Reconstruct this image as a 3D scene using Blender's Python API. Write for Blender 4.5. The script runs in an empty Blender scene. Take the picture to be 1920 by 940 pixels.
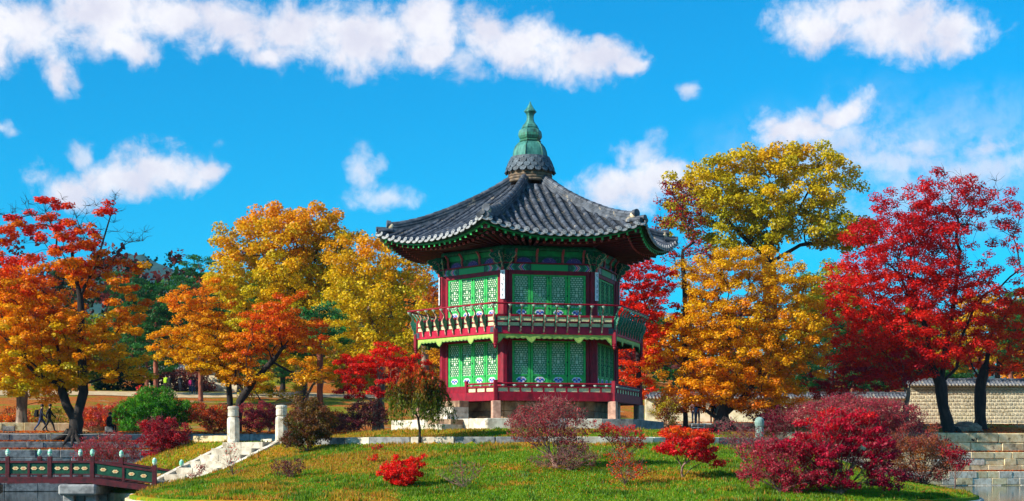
import bpy, math, random
import numpy as np
from mathutils import Vector, Matrix

random.seed(11)
RNG = np.random.default_rng(11)
scene = bpy.context.scene
COL = scene.collection

# ---------------------------------------------------------------- camera, sky, sun, exposure
FPX, HZ, CX, CAMZ = 3000.0, 856.0, 960.0, 2.0      # focal length and horizon in photo pixels, eye 2 m above the pond

cam_d = bpy.data.cameras.new('camera')
cam_d.sensor_width = 36.0
cam_d.lens = FPX / 1920 * 36.0
cam_d.shift_y = (HZ - 470) / 1920
cam_d.clip_end = 20000
cam = bpy.data.objects.new('camera', cam_d)
cam.location = (0, 0, CAMZ)
cam.rotation_euler = (math.radians(90), 0, 0)
COL.objects.link(cam)
scene.camera = cam

SUN_EL, SUN_AZ = math.radians(30), math.radians(26)     # from the left, a little from the camera's side
sun_dir = Vector((-math.cos(SUN_AZ) * math.cos(SUN_EL), -math.sin(SUN_AZ) * math.cos(SUN_EL), math.sin(SUN_EL)))
sun_d = bpy.data.lights.new('sun', 'SUN')
sun_d.energy = 4.6
sun_d.angle = math.radians(0.5)
sun_d.color = (1.0, 0.93, 0.80)
sun = bpy.data.objects.new('sun', sun_d)
sun.rotation_euler = sun_dir.to_track_quat('Z', 'Y').to_euler()
COL.objects.link(sun)

scene.view_settings.view_transform = 'Standard'
scene.view_settings.look = 'None'
scene.view_settings.exposure = 0.75
scene.view_settings.gamma = 1
scene.view_settings.use_curve_mapping = False
scene.render.engine = 'CYCLES'
scene.cycles.max_bounces = 6
scene.cycles.diffuse_bounces = 3
scene.cycles.glossy_bounces = 3
scene.cycles.transmission_bounces = 3
scene.cycles.use_denoising = True
scene.cycles.use_adaptive_sampling = True

world = bpy.data.worlds.new('World')
scene.world = world
world.use_nodes = True
world.cycles.sampling_method = 'MANUAL'
world.cycles.sample_map_resolution = 256
wt = world.node_tree
wt.nodes.clear()


class G:
    """small node-graph helper"""
    def __init__(s, tree): s.t = tree
    def n(s, typ, **kw):
        nd = s.t.nodes.new(typ)
        for k, v in kw.items(): setattr(nd, k, v)
        return nd
    def put(s, sock, val):
        if hasattr(val, 'is_linked') or isinstance(val, bpy.types.NodeSocket): s.t.links.new(val, sock)
        else: sock.default_value = val
    def math(s, op, a, b=None, c=None, clamp=False):
        nd = s.n('ShaderNodeMath', operation=op, use_clamp=clamp)
        s.put(nd.inputs[0], a)
        if b is not None: s.put(nd.inputs[1], b)
        if c is not None: s.put(nd.inputs[2], c)
        return nd.outputs[0]
    def vec(s, op, a, b=None, out=0):
        nd = s.n('ShaderNodeVectorMath', operation=op)
        s.put(nd.inputs[0], a)
        if b is not None: s.put(nd.inputs[1], b)
        return nd.outputs[out]
    def mix(s, fac, a, b, blend='MIX'):
        nd = s.n('ShaderNodeMix', data_type='RGBA', blend_type=blend)
        s.put(nd.inputs[0], fac); s.put(nd.inputs[6], a); s.put(nd.inputs[7], b)
        return nd.outputs[2]
    def noise(s, vec, scale, detail=4, rough=.55, out=0, dist=0.0):
        nd = s.n('ShaderNodeTexNoise')
        if vec is not None: s.put(nd.inputs['Vector'], vec)
        nd.inputs['Scale'].default_value = scale; nd.inputs['Detail'].default_value = detail
        nd.inputs['Roughness'].default_value = rough; nd.inputs['Distortion'].default_value = dist
        return nd.outputs[out]
    def ramp(s, fac, stops):
        nd = s.n('ShaderNodeValToRGB')
        el = nd.color_ramp.elements
        while len(el) < len(stops): el.new(0.5)
        for e, (p, c) in zip(el, stops): e.position = p; e.color = c if len(c) == 4 else (*c, 1)
        s.put(nd.inputs[0], fac)
        return nd.outputs[0]
    def smooth(s, x, lo, hi):
        nd = s.n('ShaderNodeMapRange', interpolation_type='SMOOTHSTEP')
        s.put(nd.inputs[0], x); nd.inputs[1].default_value = lo; nd.inputs[2].default_value = hi
        return nd.outputs[0]


def build_world():
    g = G(wt)
    sky = g.n('ShaderNodeTexSky', sky_type='NISHITA', sun_disc=False)
    sky.sun_elevation = SUN_EL
    sky.sun_rotation = math.atan2(sun_dir.x, sun_dir.y)
    sky.air_density = 1.0; sky.dust_density = 0.3; sky.ozone_density = 2.5
    hs = g.n('ShaderNodeHueSaturation')
    hs.inputs['Hue'].default_value = 0.488; hs.inputs['Saturation'].default_value = 1.15; hs.inputs['Value'].default_value = SKYV
    wt.links.new(sky.outputs[0], hs.inputs['Color'])
    tc = g.n('ShaderNodeTexCoord')
    d = tc.outputs['Generated']
    sep = g.n('ShaderNodeSeparateXYZ'); wt.links.new(d, sep.inputs[0])
    x, y, z = sep.outputs
    az = g.math('ARCTAN2', x, y)
    el = g.math('ARCSINE', z)
    cmb = g.n('ShaderNodeCombineXYZ'); g.put(cmb.inputs[0], az); g.put(cmb.inputs[1], el)
    q0 = cmb.outputs[0]
    warp = g.vec('SUBTRACT', g.noise(d, 22, 3, .6, out=1), (.5, .5, .5))
    q = g.vec('ADD', q0, g.vec('MULTIPLY', warp, (.05, .035, 0)))
    fine = g.noise(d, 42, 7, .66, dist=.35)
    blobs = [(50, 50, 130, 48), (190, 30, 130, 55), (330, 30, 120, 42), (440, 50, 110, 50), (560, 60, 110, 52), (680, 62, 110, 52),
             (790, 50, 70, 60), (500, 104, 50, 26), (790, 108, 42, 26), (122, 130, 32, 45), (240, 80, 55, 26), (-60, 60, 90, 60),
             (915, 60, 75, 40), (1000, 84, 85, 50), (1090, 104, 75, 36), (1150, 124, 50, 16),
             (1545, 40, 85, 55), (1700, 50, 85, 52), (1780, 72, 70, 36), (1620, 10, 80, 28),
             (310, 318, 80, 44), (225, 338, 85, 38), (130, 350, 58, 32), (372, 325, 40, 28),
             (1190, 345, 120, 40), (1570, 212, 70, 32), (1490, 236, 75, 28)]
    wisps = [(146, 292, 20, 24), (690, 325, 28, 36), (738, 376, 60, 24), (1150, 288, 24, 30), (1290, 166, 30, 16), (1725, 272, 60, 20), (1858, 278, 60, 20), (1590, 260, 110, 34), (1640, 300, 160, 30), (1850, 320, 150, 34), (1200, 300, 50, 30), (-5, 258, 40, 12), (860, 120, 60, 26)]
    def field(lst):
      cur = None
      for (px, py, rx, ry) in lst:
        u, v = (px - CX) / FPX, (HZ - py) / FPX
        a, e = math.atan(u), math.atan(v / math.sqrt(1 + u * u))
        dd = g.vec('SUBTRACT', q, (a, e, 0))
        L = g.vec('LENGTH', g.vec('MULTIPLY', dd, (FPX / rx, FPX / ry, 0)), out=1)
        cur = L if cur is None else g.math('SMOOTH_MIN', cur, L, .35)
      return cur
    cur = field(blobs)
    crisp = g.noise(d, 150, 5, .6)
    fine = g.math('ADD', fine, g.math('MULTIPLY', g.math('SUBTRACT', crisp, .5), .34))
    core = g.math('SUBTRACT', g.math('ADD', 1.0, g.math('MULTIPLY', g.math('SUBTRACT', fine, .5), 2.0)), cur)
    dens = g.smooth(core, -.42, .68)
    wcore = g.math('SUBTRACT', g.math('ADD', .85, g.math('MULTIPLY', g.math('SUBTRACT', fine, .5), 2.8)), field(wisps))
    dens = g.math('MAXIMUM', dens, g.math('MULTIPLY', g.smooth(wcore, -.6, .9), .72))
    # thin veil low on the right and the same kind of cloud field all round outside this part of the sky
    vu, vv = (1700 - CX) / FPX, (HZ - 330) / FPX
    dv = g.vec('SUBTRACT', q, (math.atan(vu), math.atan(vv), 0))
    veil = g.math('MULTIPLY', g.smooth(g.vec('LENGTH', g.vec('MULTIPLY', dv, (6.2, 17, 0)), out=1), 1.0, .1), g.math('MULTIPLY', g.smooth(fine, .25, .7), .55))
    far = g.noise(g.vec('MULTIPLY', d, (1, 1, 2.2)), 5.0, 7, .6)
    gen = g.smooth(far, .53, .66)
    out_az = g.smooth(g.math('ABSOLUTE', az), .33, .42)
    out_el = g.smooth(el, .285, .36)
    gen = g.math('MULTIPLY', gen, g.math('MAXIMUM', out_az, out_el))
    dens = g.math('MAXIMUM', g.math('MAXIMUM', dens, veil), gen)
    dens = g.math('MULTIPLY', dens, g.smooth(el, -.02, .06))
    shade = g.noise(d, 30, 4, .6)
    ccol = g.mix(g.smooth(shade, .3, .7), (.74 * CLV, .72 * CLV, .82 * CLV, 1), (.97 * CLV, .94 * CLV, .96 * CLV, 1))
    bg = g.n('ShaderNodeBackground'); bg.inputs['Strength'].default_value = SKYS
    g.put(bg.inputs['Color'], g.mix(g.math('MULTIPLY', dens, .96), g.mix(1.0, hs.outputs[0], SKYTINT, 'MULTIPLY'), ccol))
    out = g.n('ShaderNodeOutputWorld'); wt.links.new(bg.outputs[0], out.inputs[0])


SKYS = 0.108
SKYV = 1.0
SKYTINT = (.0, .69, 1.0, 1)      # the photograph's deep azure
CLV = 0.66 / SKYS
build_world()

# ---------------------------------------------------------------- helpers

def lin(r, g=None, b=None):
    if g is None: r, g, b = [int(r[i:i + 2], 16) for i in (0, 2, 4)]
    f = lambda c: (c / 12.92 if c <= .04045 else ((c + .055) / 1.055) ** 2.4)
    return tuple(f(c / 255) for c in (r, g, b))


def W(px, py, Y):
    return Vector(((px - CX) * Y / FPX, Y, CAMZ + (HZ - py) * Y / FPX))


MATS = {}
def mat(name, c1, c2=None, scale=4.0, rough=.7, bump=0.0, rnd=0.0, spec=.35, metal=0.0, stretch=(1, 1, 1), detail=5, lo=.35, hi=.65, c3=None, s3=1.2, lo3=.5, hi3=.7):
    """noise-mottled surface; rnd = brightness change from object to object; c3 = larger stains"""
    if name in MATS: return MATS[name]
    m = bpy.data.materials.new(name); m.use_nodes = True
    t = m.node_tree; g = G(t); t.nodes.clear()
    out = g.n('ShaderNodeOutputMaterial'); b = g.n('ShaderNodeBsdfPrincipled')
    t.links.new(b.outputs[0], out.inputs[0])
    b.inputs['Roughness'].default_value = rough; b.inputs['Specular IOR Level'].default_value = spec; b.inputs['Metallic'].default_value = metal
    pos = g.n('ShaderNodeNewGeometry').outputs['Position']
    if stretch != (1, 1, 1): pos = g.vec('MULTIPLY', pos, stretch)
    nz = g.noise(pos, scale, detail, .6)
    c2 = c2 or tuple(.72 * c for c in c1)
    col = g.mix(g.smooth(nz, lo, hi), (*c1, 1), (*c2, 1))
    if c3 is not None:
        col = g.mix(g.smooth(g.noise(pos, s3, 5, .65), lo3, hi3), col, (*c3, 1))
    if rnd:
        r = g.n('ShaderNodeObjectInfo').outputs['Random']
        k = g.math('ADD', 1 - rnd, g.math('MULTIPLY', r, 2 * rnd))
        col = g.vec('SCALE', col)
        sc = col.node; t.links.new(k, sc.inputs['Scale'])
    g.put(b.inputs['Base Color'], col)
    if bump:
        bp = g.n('ShaderNodeBump'); bp.inputs['Strength'].default_value = min(1, bump * 20); bp.inputs['Distance'].default_value = bump
        g.put(bp.inputs['Height'], g.noise(pos, scale * 4, 4, .6)); t.links.new(bp.outputs[0], b.inputs['Normal'])
    MATS[name] = m
    return m


def leafmat(name, trans=.35):
    if name in MATS: return MATS[name]
    m = bpy.data.materials.new(name); m.use_nodes = True
    t = m.node_tree; g = G(t); t.nodes.clear()
    out = g.n('ShaderNodeOutputMaterial')
    at = g.n('ShaderNodeAttribute', attribute_name='Col')
    d = g.n('ShaderNodeBsdfDiffuse'); tr = g.n('ShaderNodeBsdfTranslucent'); gl = g.n('ShaderNodeBsdfGlossy')
    gl.inputs['Roughness'].default_value = .5
    gl.inputs['Color'].default_value = (1, 1, 1, 1)
    t.links.new(at.outputs['Color'], d.inputs['Color'])
    t.links.new(at.outputs['Color'], tr.inputs['Color'])
    mx = g.n('ShaderNodeMixShader'); mx.inputs[0].default_value = trans
    t.links.new(d.outputs[0], mx.inputs[1]); t.links.new(tr.outputs[0], mx.inputs[2])
    m2 = g.n('ShaderNodeMixShader'); m2.inputs[0].default_value = .015
    t.links.new(mx.outputs[0], m2.inputs[1]); t.links.new(gl.outputs[0], m2.inputs[2])
    t.links.new(m2.outputs[0], out.inputs[0])
    MATS[name] = m
    return m


def link(name, data, parent=None, loc=None, rotz=None):
    o = bpy.data.objects.new(name, data)
    COL.objects.link(o)
    if parent is not None: o.parent = parent
    if loc is not None: o.location = loc
    if rotz is not None: o.rotation_euler = (0, 0, rotz)
    return o


LABELS = set()
def tag(o, label, cat=None, group=None, kind=None):
    o['label'] = label
    if cat: o['category'] = cat
    if group: o['group'] = group
    if kind: o['kind'] = kind
    return o


def thing(name, label, cat, loc=(0, 0, 0), rotz=0, group=None):
    o = bpy.data.objects.new(name, None)
    COL.objects.link(o)
    o.location = loc; o.rotation_euler = (0, 0, rotz); o.empty_display_size = .3
    return tag(o, label, cat, group, 'thing')


class MB:
    def __init__(s): s.v = []; s.f = []; s.m = []
    def add(s, vs, fs, mi=0, M=None):
        o = len(s.v)
        if M is not None: vs = [M @ Vector(v) for v in vs]
        s.v += [tuple(v) for v in vs]; s.f += [tuple(i + o for i in f) for f in fs]
        s.m += [mi] * len(fs)
        return s
    def box(s, c, d, mi=0, M=None):
        x, y, z = c; a, b, h = d[0] / 2, d[1] / 2, d[2] / 2
        vs = [(x + i * a, y + j * b, z + k * h) for k in (-1, 1) for j in (-1, 1) for i in (-1, 1)]
        return s.add(vs, [(0, 2, 3, 1), (4, 5, 7, 6), (0, 1, 5, 4), (2, 6, 7, 3), (0, 4, 6, 2), (1, 3, 7, 5)], mi, M)
    def cbox(s, c, d, b=.02, mi=0, M=None, jit=0.0, rnd=random):
        """box with chamfered edges, 44 triangles"""
        x, y, z = c; h = [q / 2 for q in d]; b = min(b, *[q * .45 for q in h])
        idx = {}; vs = []
        for sx in (-1, 1):
            for sy in (-1, 1):
                for sz in (-1, 1):
                    j = [rnd.uniform(-jit, jit) for _ in range(3)]
                    for ax in range(3):
                        p = [sx * (h[0] - b), sy * (h[1] - b), sz * (h[2] - b)]
                        p[ax] = (sx, sy, sz)[ax] * h[ax]
                        idx[(sx, sy, sz, ax)] = len(vs)
                        vs.append((x + p[0] + j[0], y + p[1] + j[1], z + p[2] + j[2]))
        fs = []
        for ax in range(3):
            o1, o2 = [(1, 2), (2, 0), (0, 1)][ax]
            for sg in (-1, 1):
                q = []
                for a1, a2 in ((-1, -1), (1, -1), (1, 1), (-1, 1)):
                    k = [0, 0, 0]; k[ax] = sg; k[o1] = a1; k[o2] = a2
                    q.append(idx[(*k, ax)])
                fs.append(tuple(q) if sg > 0 else tuple(q[::-1]))
        for ax in range(3):                      # edges run along ax
            o1, o2 = [(1, 2), (2, 0), (0, 1)][ax]
            for a1 in (-1, 1):
                for a2 in (-1, 1):
                    k0 = [0, 0, 0]; k0[o1] = a1; k0[o2] = a2; k1 = list(k0); k0[ax] = -1; k1[ax] = 1
                    q = (idx[(*k0, o1)], idx[(*k1, o1)], idx[(*k1, o2)], idx[(*k0, o2)])
                    fs.append(q if a1 * a2 < 0 else q[::-1])
        for sx in (-1, 1):
            for sy in (-1, 1):
                for sz in (-1, 1):
                    q = (idx[(sx, sy, sz, 0)], idx[(sx, sy, sz, 1)], idx[(sx, sy, sz, 2)])
                    fs.append(q if sx * sy * sz > 0 else q[::-1])
        return s.add(vs, fs, mi, M)
    def tube(s, pts, rad, n=6, mi=0, cap=True, M=None, phase=0.0):
        pts = [Vector(p) for p in pts]
        if not hasattr(rad, '__len__'): rad = [rad] * len(pts)
        vs = []; fs = []
        up = None
        for i, p in enumerate(pts):
            t = (pts[min(i + 1, len(pts) - 1)] - pts[max(i - 1, 0)])
            if t.length < 1e-9: t = Vector((0, 0, 1))
            t.normalize()
            if up is None:
                up = Vector((1, 0, 0)) if abs(t.x) < .8 else Vector((0, 1, 0))
            a = (up - t * up.dot(t)).normalized(); b = t.cross(a); up = a
            for k in range(n):
                an = 2 * math.pi * k / n + phase
                vs.append(p + (a * math.cos(an) + b * math.sin(an)) * rad[i])
        for i in range(len(pts) - 1):
            for k in range(n):
                k2 = (k + 1) % n
                fs.append((i * n + k, i * n + k2, (i + 1) * n + k2, (i + 1) * n + k))
        if cap:
            fs.append(tuple(range(n))[::-1]); fs.append(tuple((len(pts) - 1) * n + k for k in range(n)))
        return s.add(vs, fs, mi, M)
    def prism(s, poly, y0, y1, mi=0, mi_side=None, M=None):
        """polygon in x,z pushed from y0 to y1"""
        n = len(poly)
        vs = [(x, y0, z) for x, z in poly] + [(x, y1, z) for x, z in poly]
        s.add(vs, [tuple(range(n)), tuple(range(n, 2 * n))[::-1]], mi, M)
        fs = [(i, i + n, (i + 1) % n + n, (i + 1) % n) for i in range(n)]
        return s.add(vs, fs, mi if mi_side is None else mi_side, M)
    def lathe(s, prof, n=24, mi=0, phase=0.0, c=(0, 0), M=None):
        vs = []; fs = []
        for r, z in prof:
            for k in range(n):
                an = 2 * math.pi * k / n + phase
                vs.append((c[0] + r * math.cos(an), c[1] + r * math.sin(an), z))
        for i in range(len(prof) - 1):
            for k in range(n):
                k2 = (k + 1) % n
                fs.append((i * n + k, i * n + k2, (i + 1) * n + k2, (i + 1) * n + k))
        fs.append(tuple(range(n))[::-1]); fs.append(tuple((len(prof) - 1) * n + k for k in range(n)))
        return s.add(vs, fs, mi, M)
    def mesh(s, name, mats, smooth=False):
        me = bpy.data.meshes.new(name)
        me.from_pydata(s.v, [], s.f)
        for m in (mats if isinstance(mats, (list, tuple)) else [mats]): me.materials.append(m)
        me.polygons.foreach_set('material_index', s.m)
        if smooth: me.polygons.foreach_set('use_smooth', [True] * len(s.f))
        me.update()
        return me
    def build(s, name, mats, parent=None, loc=None, rotz=None, smooth=False):
        return link(name, s.mesh(name, mats, smooth), parent, loc, rotz)


def fastmesh(name, V, faces_n, idx, material, col=None):
    """V (n,3), all faces have faces_n corners, idx flat; col (nfaces,3) per face"""
    me = bpy.data.meshes.new(name)
    nf = len(idx) // faces_n
    me.vertices.add(len(V)); me.vertices.foreach_set('co', np.asarray(V, np.float32).ravel())
    me.loops.add(len(idx)); me.loops.foreach_set('vertex_index', np.asarray(idx, np.int32))
    me.polygons.add(nf); me.polygons.foreach_set('loop_start', np.arange(0, len(idx), faces_n, dtype=np.int32))
    if col is not None:
        at = me.attributes.new('Col', 'FLOAT_COLOR', 'FACE')
        c4 = np.ones((nf, 4), np.float32); c4[:, :3] = col
        at.data.foreach_set('color', c4.ravel())
    me.materials.append(material)
    me.update(calc_edges=True)
    return me


def vnoise(x, y, seed=0):
    """smooth value noise in 0..1"""
    tab = np.random.default_rng(1000 + seed).random((64, 64))
    xi = np.floor(x).astype(int); yi = np.floor(y).astype(int)
    fx = x - xi; fy = y - yi
    fx = fx * fx * (3 - 2 * fx); fy = fy * fy * (3 - 2 * fy)
    a = tab[xi % 64, yi % 64]; b = tab[(xi + 1) % 64, yi % 64]; c = tab[xi % 64, (yi + 1) % 64]; d = tab[(xi + 1) % 64, (yi + 1) % 64]
    return (a * (1 - fx) + b * fx) * (1 - fy) + (c * (1 - fx) + d * fx) * fy


def sst(x, a, b):
    t = np.clip((x - a) / (b - a), 0, 1)
    return t * t * (3 - 2 * t)

# ---------------------------------------------------------------- setting: terrain
PX, PY, ZP = 0.83, 73.0, 3.60                # pavilion centre, top of its stone platform
RINGC, RINGR = (0.8, 75.0), 12.3             # kerb round the pavilion's lawn
IC, IA, IB, IP = (1.5, 68.0), 16.0, 20.4, 3.0   # island outline: superellipse
LPIL, RPIL = (-12.0, 68.9), (-9.72, 67.5)    # two stone posts at the head of the island steps
ST_D = Vector((-.525, -.851)); ST_W = Vector((.851, -.525))    # stairs run down this way / across
ST_T = Vector(((LPIL[0] + RPIL[0]) / 2, (LPIL[1] + RPIL[1]) / 2)) + ST_D * .25
ST_N, ST_RUN, ST_RISE, ST_ZTOP = 6, .70, .265, 2.60


def bankY(x): return 100 + .31 * np.clip(x, -70, 90)


def gz(x, y):
    x = np.asarray(x, float); y = np.asarray(y, float)
    d = y - bankY(x)
    w = sst(x, -8, 12)
    L = np.where(d < 1.35, 2.4, np.where(d < 2.7, 2.85, 3.35 + .022 * np.clip(d - 2.7, 0, 30) + .099 * np.clip(d - 32, 0, 50) + .03 * np.clip(d - 82, 0, 200) + .24 * np.clip(d - 102, 0, 45)))
    R = np.where(d < 1.35, .95, np.where(d < 2.7, 2.3, 3.65 + .14 * np.clip(d - 3, 0, 5) + .02 * np.clip(d - 9, 0, 300) + .16 * np.clip(d - 75, 0, 45)))
    z = L * (1 - w) + R * w
    pond = (d < 0) & (np.abs(x) < 46) & (y > 7)
    return np.where(pond, -1.3, np.where(d < 0, .35, z))


def seg_dist(x, y, a, b):
    ax, ay = a; bx, by = b
    vx, vy = bx - ax, by - ay
    t = np.clip(((x - ax) * vx + (y - ay) * vy) / (vx * vx + vy * vy), 0, 1)
    return np.hypot(x - ax - t * vx, y - ay - t * vy)


def isl_edge(th):
    c, s = np.cos(th), np.sin(th)
    ia = IA + np.where(c < 0, 4.5 * sst(s, -.35, .15), 0)         # the shore swings out behind the bridge
    return (np.abs(c / ia) ** IP + np.abs(s / IB) ** IP) ** (-1 / IP)


def iz(x, y):
    """height of the island's lawn"""
    x = np.asarray(x, float); y = np.asarray(y, float)
    dx, dy = x - IC[0], y - IC[1]
    th = np.arctan2(dy, dx); r = np.hypot(dx, dy)
    de = np.maximum(isl_edge(th) - r, 0)
    dp = np.hypot(x - PX, y - PY)
    dr = np.minimum(np.hypot(x - RINGC[0], y - RINGC[1]) - RINGR, seg_dist(x, y, (-14.0, 70.1), RPIL) - .35)
    ins = 2.60 + .52 * np.clip((11.0 - dp) / 4.2, 0, 1)
    q = np.clip(dr / (dr + de + 1e-6), 0, 1)
    q = q * .85 + .15 * q * q * (3 - 2 * q)
    out = 2.50 + (.60 - 2.50) * q
    out = out + .10 * (vnoise(x * .35, y * .35, 3) - .5) * np.clip(dr, 0, 1) * np.clip(de, 0, 1)
    z = np.where(dr < 0, ins, out)
    s = (x - ST_T.x) * ST_D.x + (y - ST_T.y) * ST_D.y
    l = (x - ST_T.x) * ST_W.x + (y - ST_T.y) * ST_W.y
    inst = (np.abs(l) < 1.32) & (s > -.1) & (s < ST_N * ST_RUN + .5)
    stz = ST_ZTOP - ST_RISE * np.clip(s / ST_RUN, 0, ST_N) - .42
    return np.where(inst, np.minimum(z, stz), z)


def landz(x, y):
    dx, dy = x - IC[0], y - IC[1]
    if np.hypot(dx, dy) < isl_edge(np.arctan2(dy, dx)): return float(iz(x, y))
    return float(gz(x, y))


# colours of the ground
def ground_mat():
    m = bpy.data.materials.new('leaf_strewn_ground'); m.use_nodes = True
    t = m.node_tree; g = G(t); t.nodes.clear()
    out = g.n('ShaderNodeOutputMaterial'); b = g.n('ShaderNodeBsdfPrincipled'); t.links.new(b.outputs[0], out.inputs[0])
    b.inputs['Roughness'].default_value = .95; b.inputs['Specular IOR Level'].default_value = .1
    pos = g.n('ShaderNodeNewGeometry').outputs['Position']
    litter = g.ramp(g.noise(pos, 7, 6, .7), [(.3, lin(70, 38, 14)), (.45, lin(150, 78, 26)), (.58, lin(196, 116, 44)), (.72, lin(120, 48, 22))])
    grass = g.ramp(g.noise(pos, 9, 5, .65), [(.35, lin(60, 74, 14)), (.5, lin(120, 124, 22)), (.68, lin(160, 140, 40))])
    soil = g.ramp(g.noise(pos, 5, 6, .6), [(.3, lin(120, 92, 60)), (.7, lin(186, 150, 100))])
    col = g.mix(g.smooth(g.noise(pos, .22, 4, .6), .46, .56), litter, grass)
    col = g.mix(g.smooth(g.noise(g.vec('ADD', pos, (37, 11, 5)), .3, 4, .6), .56, .64), col, soil)
    g.put(b.inputs['Base Color'], col)
    bp = g.n('ShaderNodeBump'); bp.inputs['Strength'].default_value = .6; bp.inputs['Distance'].default_value = .05
    g.put(bp.inputs['Height'], g.noise(pos, 18, 4, .6)); t.links.new(bp.outputs[0], b.inputs['Normal'])
    return m


def lawn_mat():
    m = bpy.data.materials.new('lawn'); m.use_nodes = True
    t = m.node_tree; g = G(t); t.nodes.clear()
    out = g.n('ShaderNodeOutputMaterial'); b = g.n('ShaderNodeBsdfPrincipled'); t.links.new(b.outputs[0], out.inputs[0])
    b.inputs['Roughness'].default_value = .95; b.inputs['Specular IOR Level'].default_value = .1
    pos = g.n('ShaderNodeNewGeometry').outputs['Position']
    gr = g.ramp(g.noise(pos, 10, 6, .7), [(.3, lin(50, 78, 8)), (.5, lin(104, 128, 14)), (.7, lin(166, 150, 22))])
    dry = g.ramp(g.noise(pos, 12, 6, .7), [(.3, lin(110, 80, 14)), (.5, lin(176, 128, 22)), (.7, lin(190, 96, 24))])
    col = g.mix(g.smooth(g.noise(pos, .45, 5, .65), .47, .6), gr, dry)
    g.put(b.inputs['Base Color'], col)
    return m


M_ground = ground_mat(); M_lawn = lawn_mat()
M_stone = mat('pale_granite', lin(226, 216, 196), lin(186, 172, 150), 3.0, .8, .01, rnd=.14, c3=lin(116, 104, 84), s3=2.2, lo3=.52, hi3=.72)
M_stone2 = mat('warm_granite', lin(238, 216, 170), lin(212, 182, 130), 3.0, .8, .015, rnd=.18, c3=lin(110, 94, 66), s3=1.7, lo3=.54, hi3=.7)
M_stone3 = mat('grey_granite', lin(150, 150, 148), lin(112, 112, 112), 4.0, .8, .015, rnd=.2, c3=lin(70, 72, 74), s3=1.2, lo3=.52, hi3=.68)
M_step = mat('worn_step_granite', lin(200, 190, 170), lin(166, 154, 134), 3.0, .85, .01, rnd=.12, c3=lin(126, 112, 90), s3=2.0, lo3=.52, hi3=.7)
M_mortar = mat('dark_joint', lin(70, 60, 48), lin(44, 38, 32), 5)
M_path = mat('sandy_path', lin(214, 190, 150), lin(186, 156, 112), 1.4, .9, .01, c3=lin(190, 110, 50), s3=3.0, lo3=.6, hi3=.68)
M_hill = mat('wooded_hill', lin(16, 56, 52), lin(30, 76, 60), .03, .95, 0, c3=lin(52, 80, 52), s3=.015, lo3=.5, hi3=.65)  # blue of the hazy distance is partly put into these greens


def water_mat():
    m = bpy.data.materials.new('pond_water'); m.use_nodes = True
    t = m.node_tree; g = G(t); t.nodes.clear()
    out = g.n('ShaderNodeOutputMaterial'); b = g.n('ShaderNodeBsdfPrincipled'); t.links.new(b.outputs[0], out.inputs[0])
    b.inputs['Base Color'].default_value = (*lin(46, 50, 34), 1)
    b.inputs['Roughness'].default_value = .04; b.inputs['IOR'].default_value = 1.33
    pos = g.n('ShaderNodeNewGeometry').outputs['Position']
    bp = g.n('ShaderNodeBump'); bp.inputs['Strength'].default_value = .12; bp.inputs['Distance'].default_value = .02
    g.put(bp.inputs['Height'], g.noise(g.vec('MULTIPLY', pos, (.6, 1.6, 1)), 2.2, 3, .5)); t.links.new(bp.outputs[0], b.inputs['Normal'])
    return m


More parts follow.
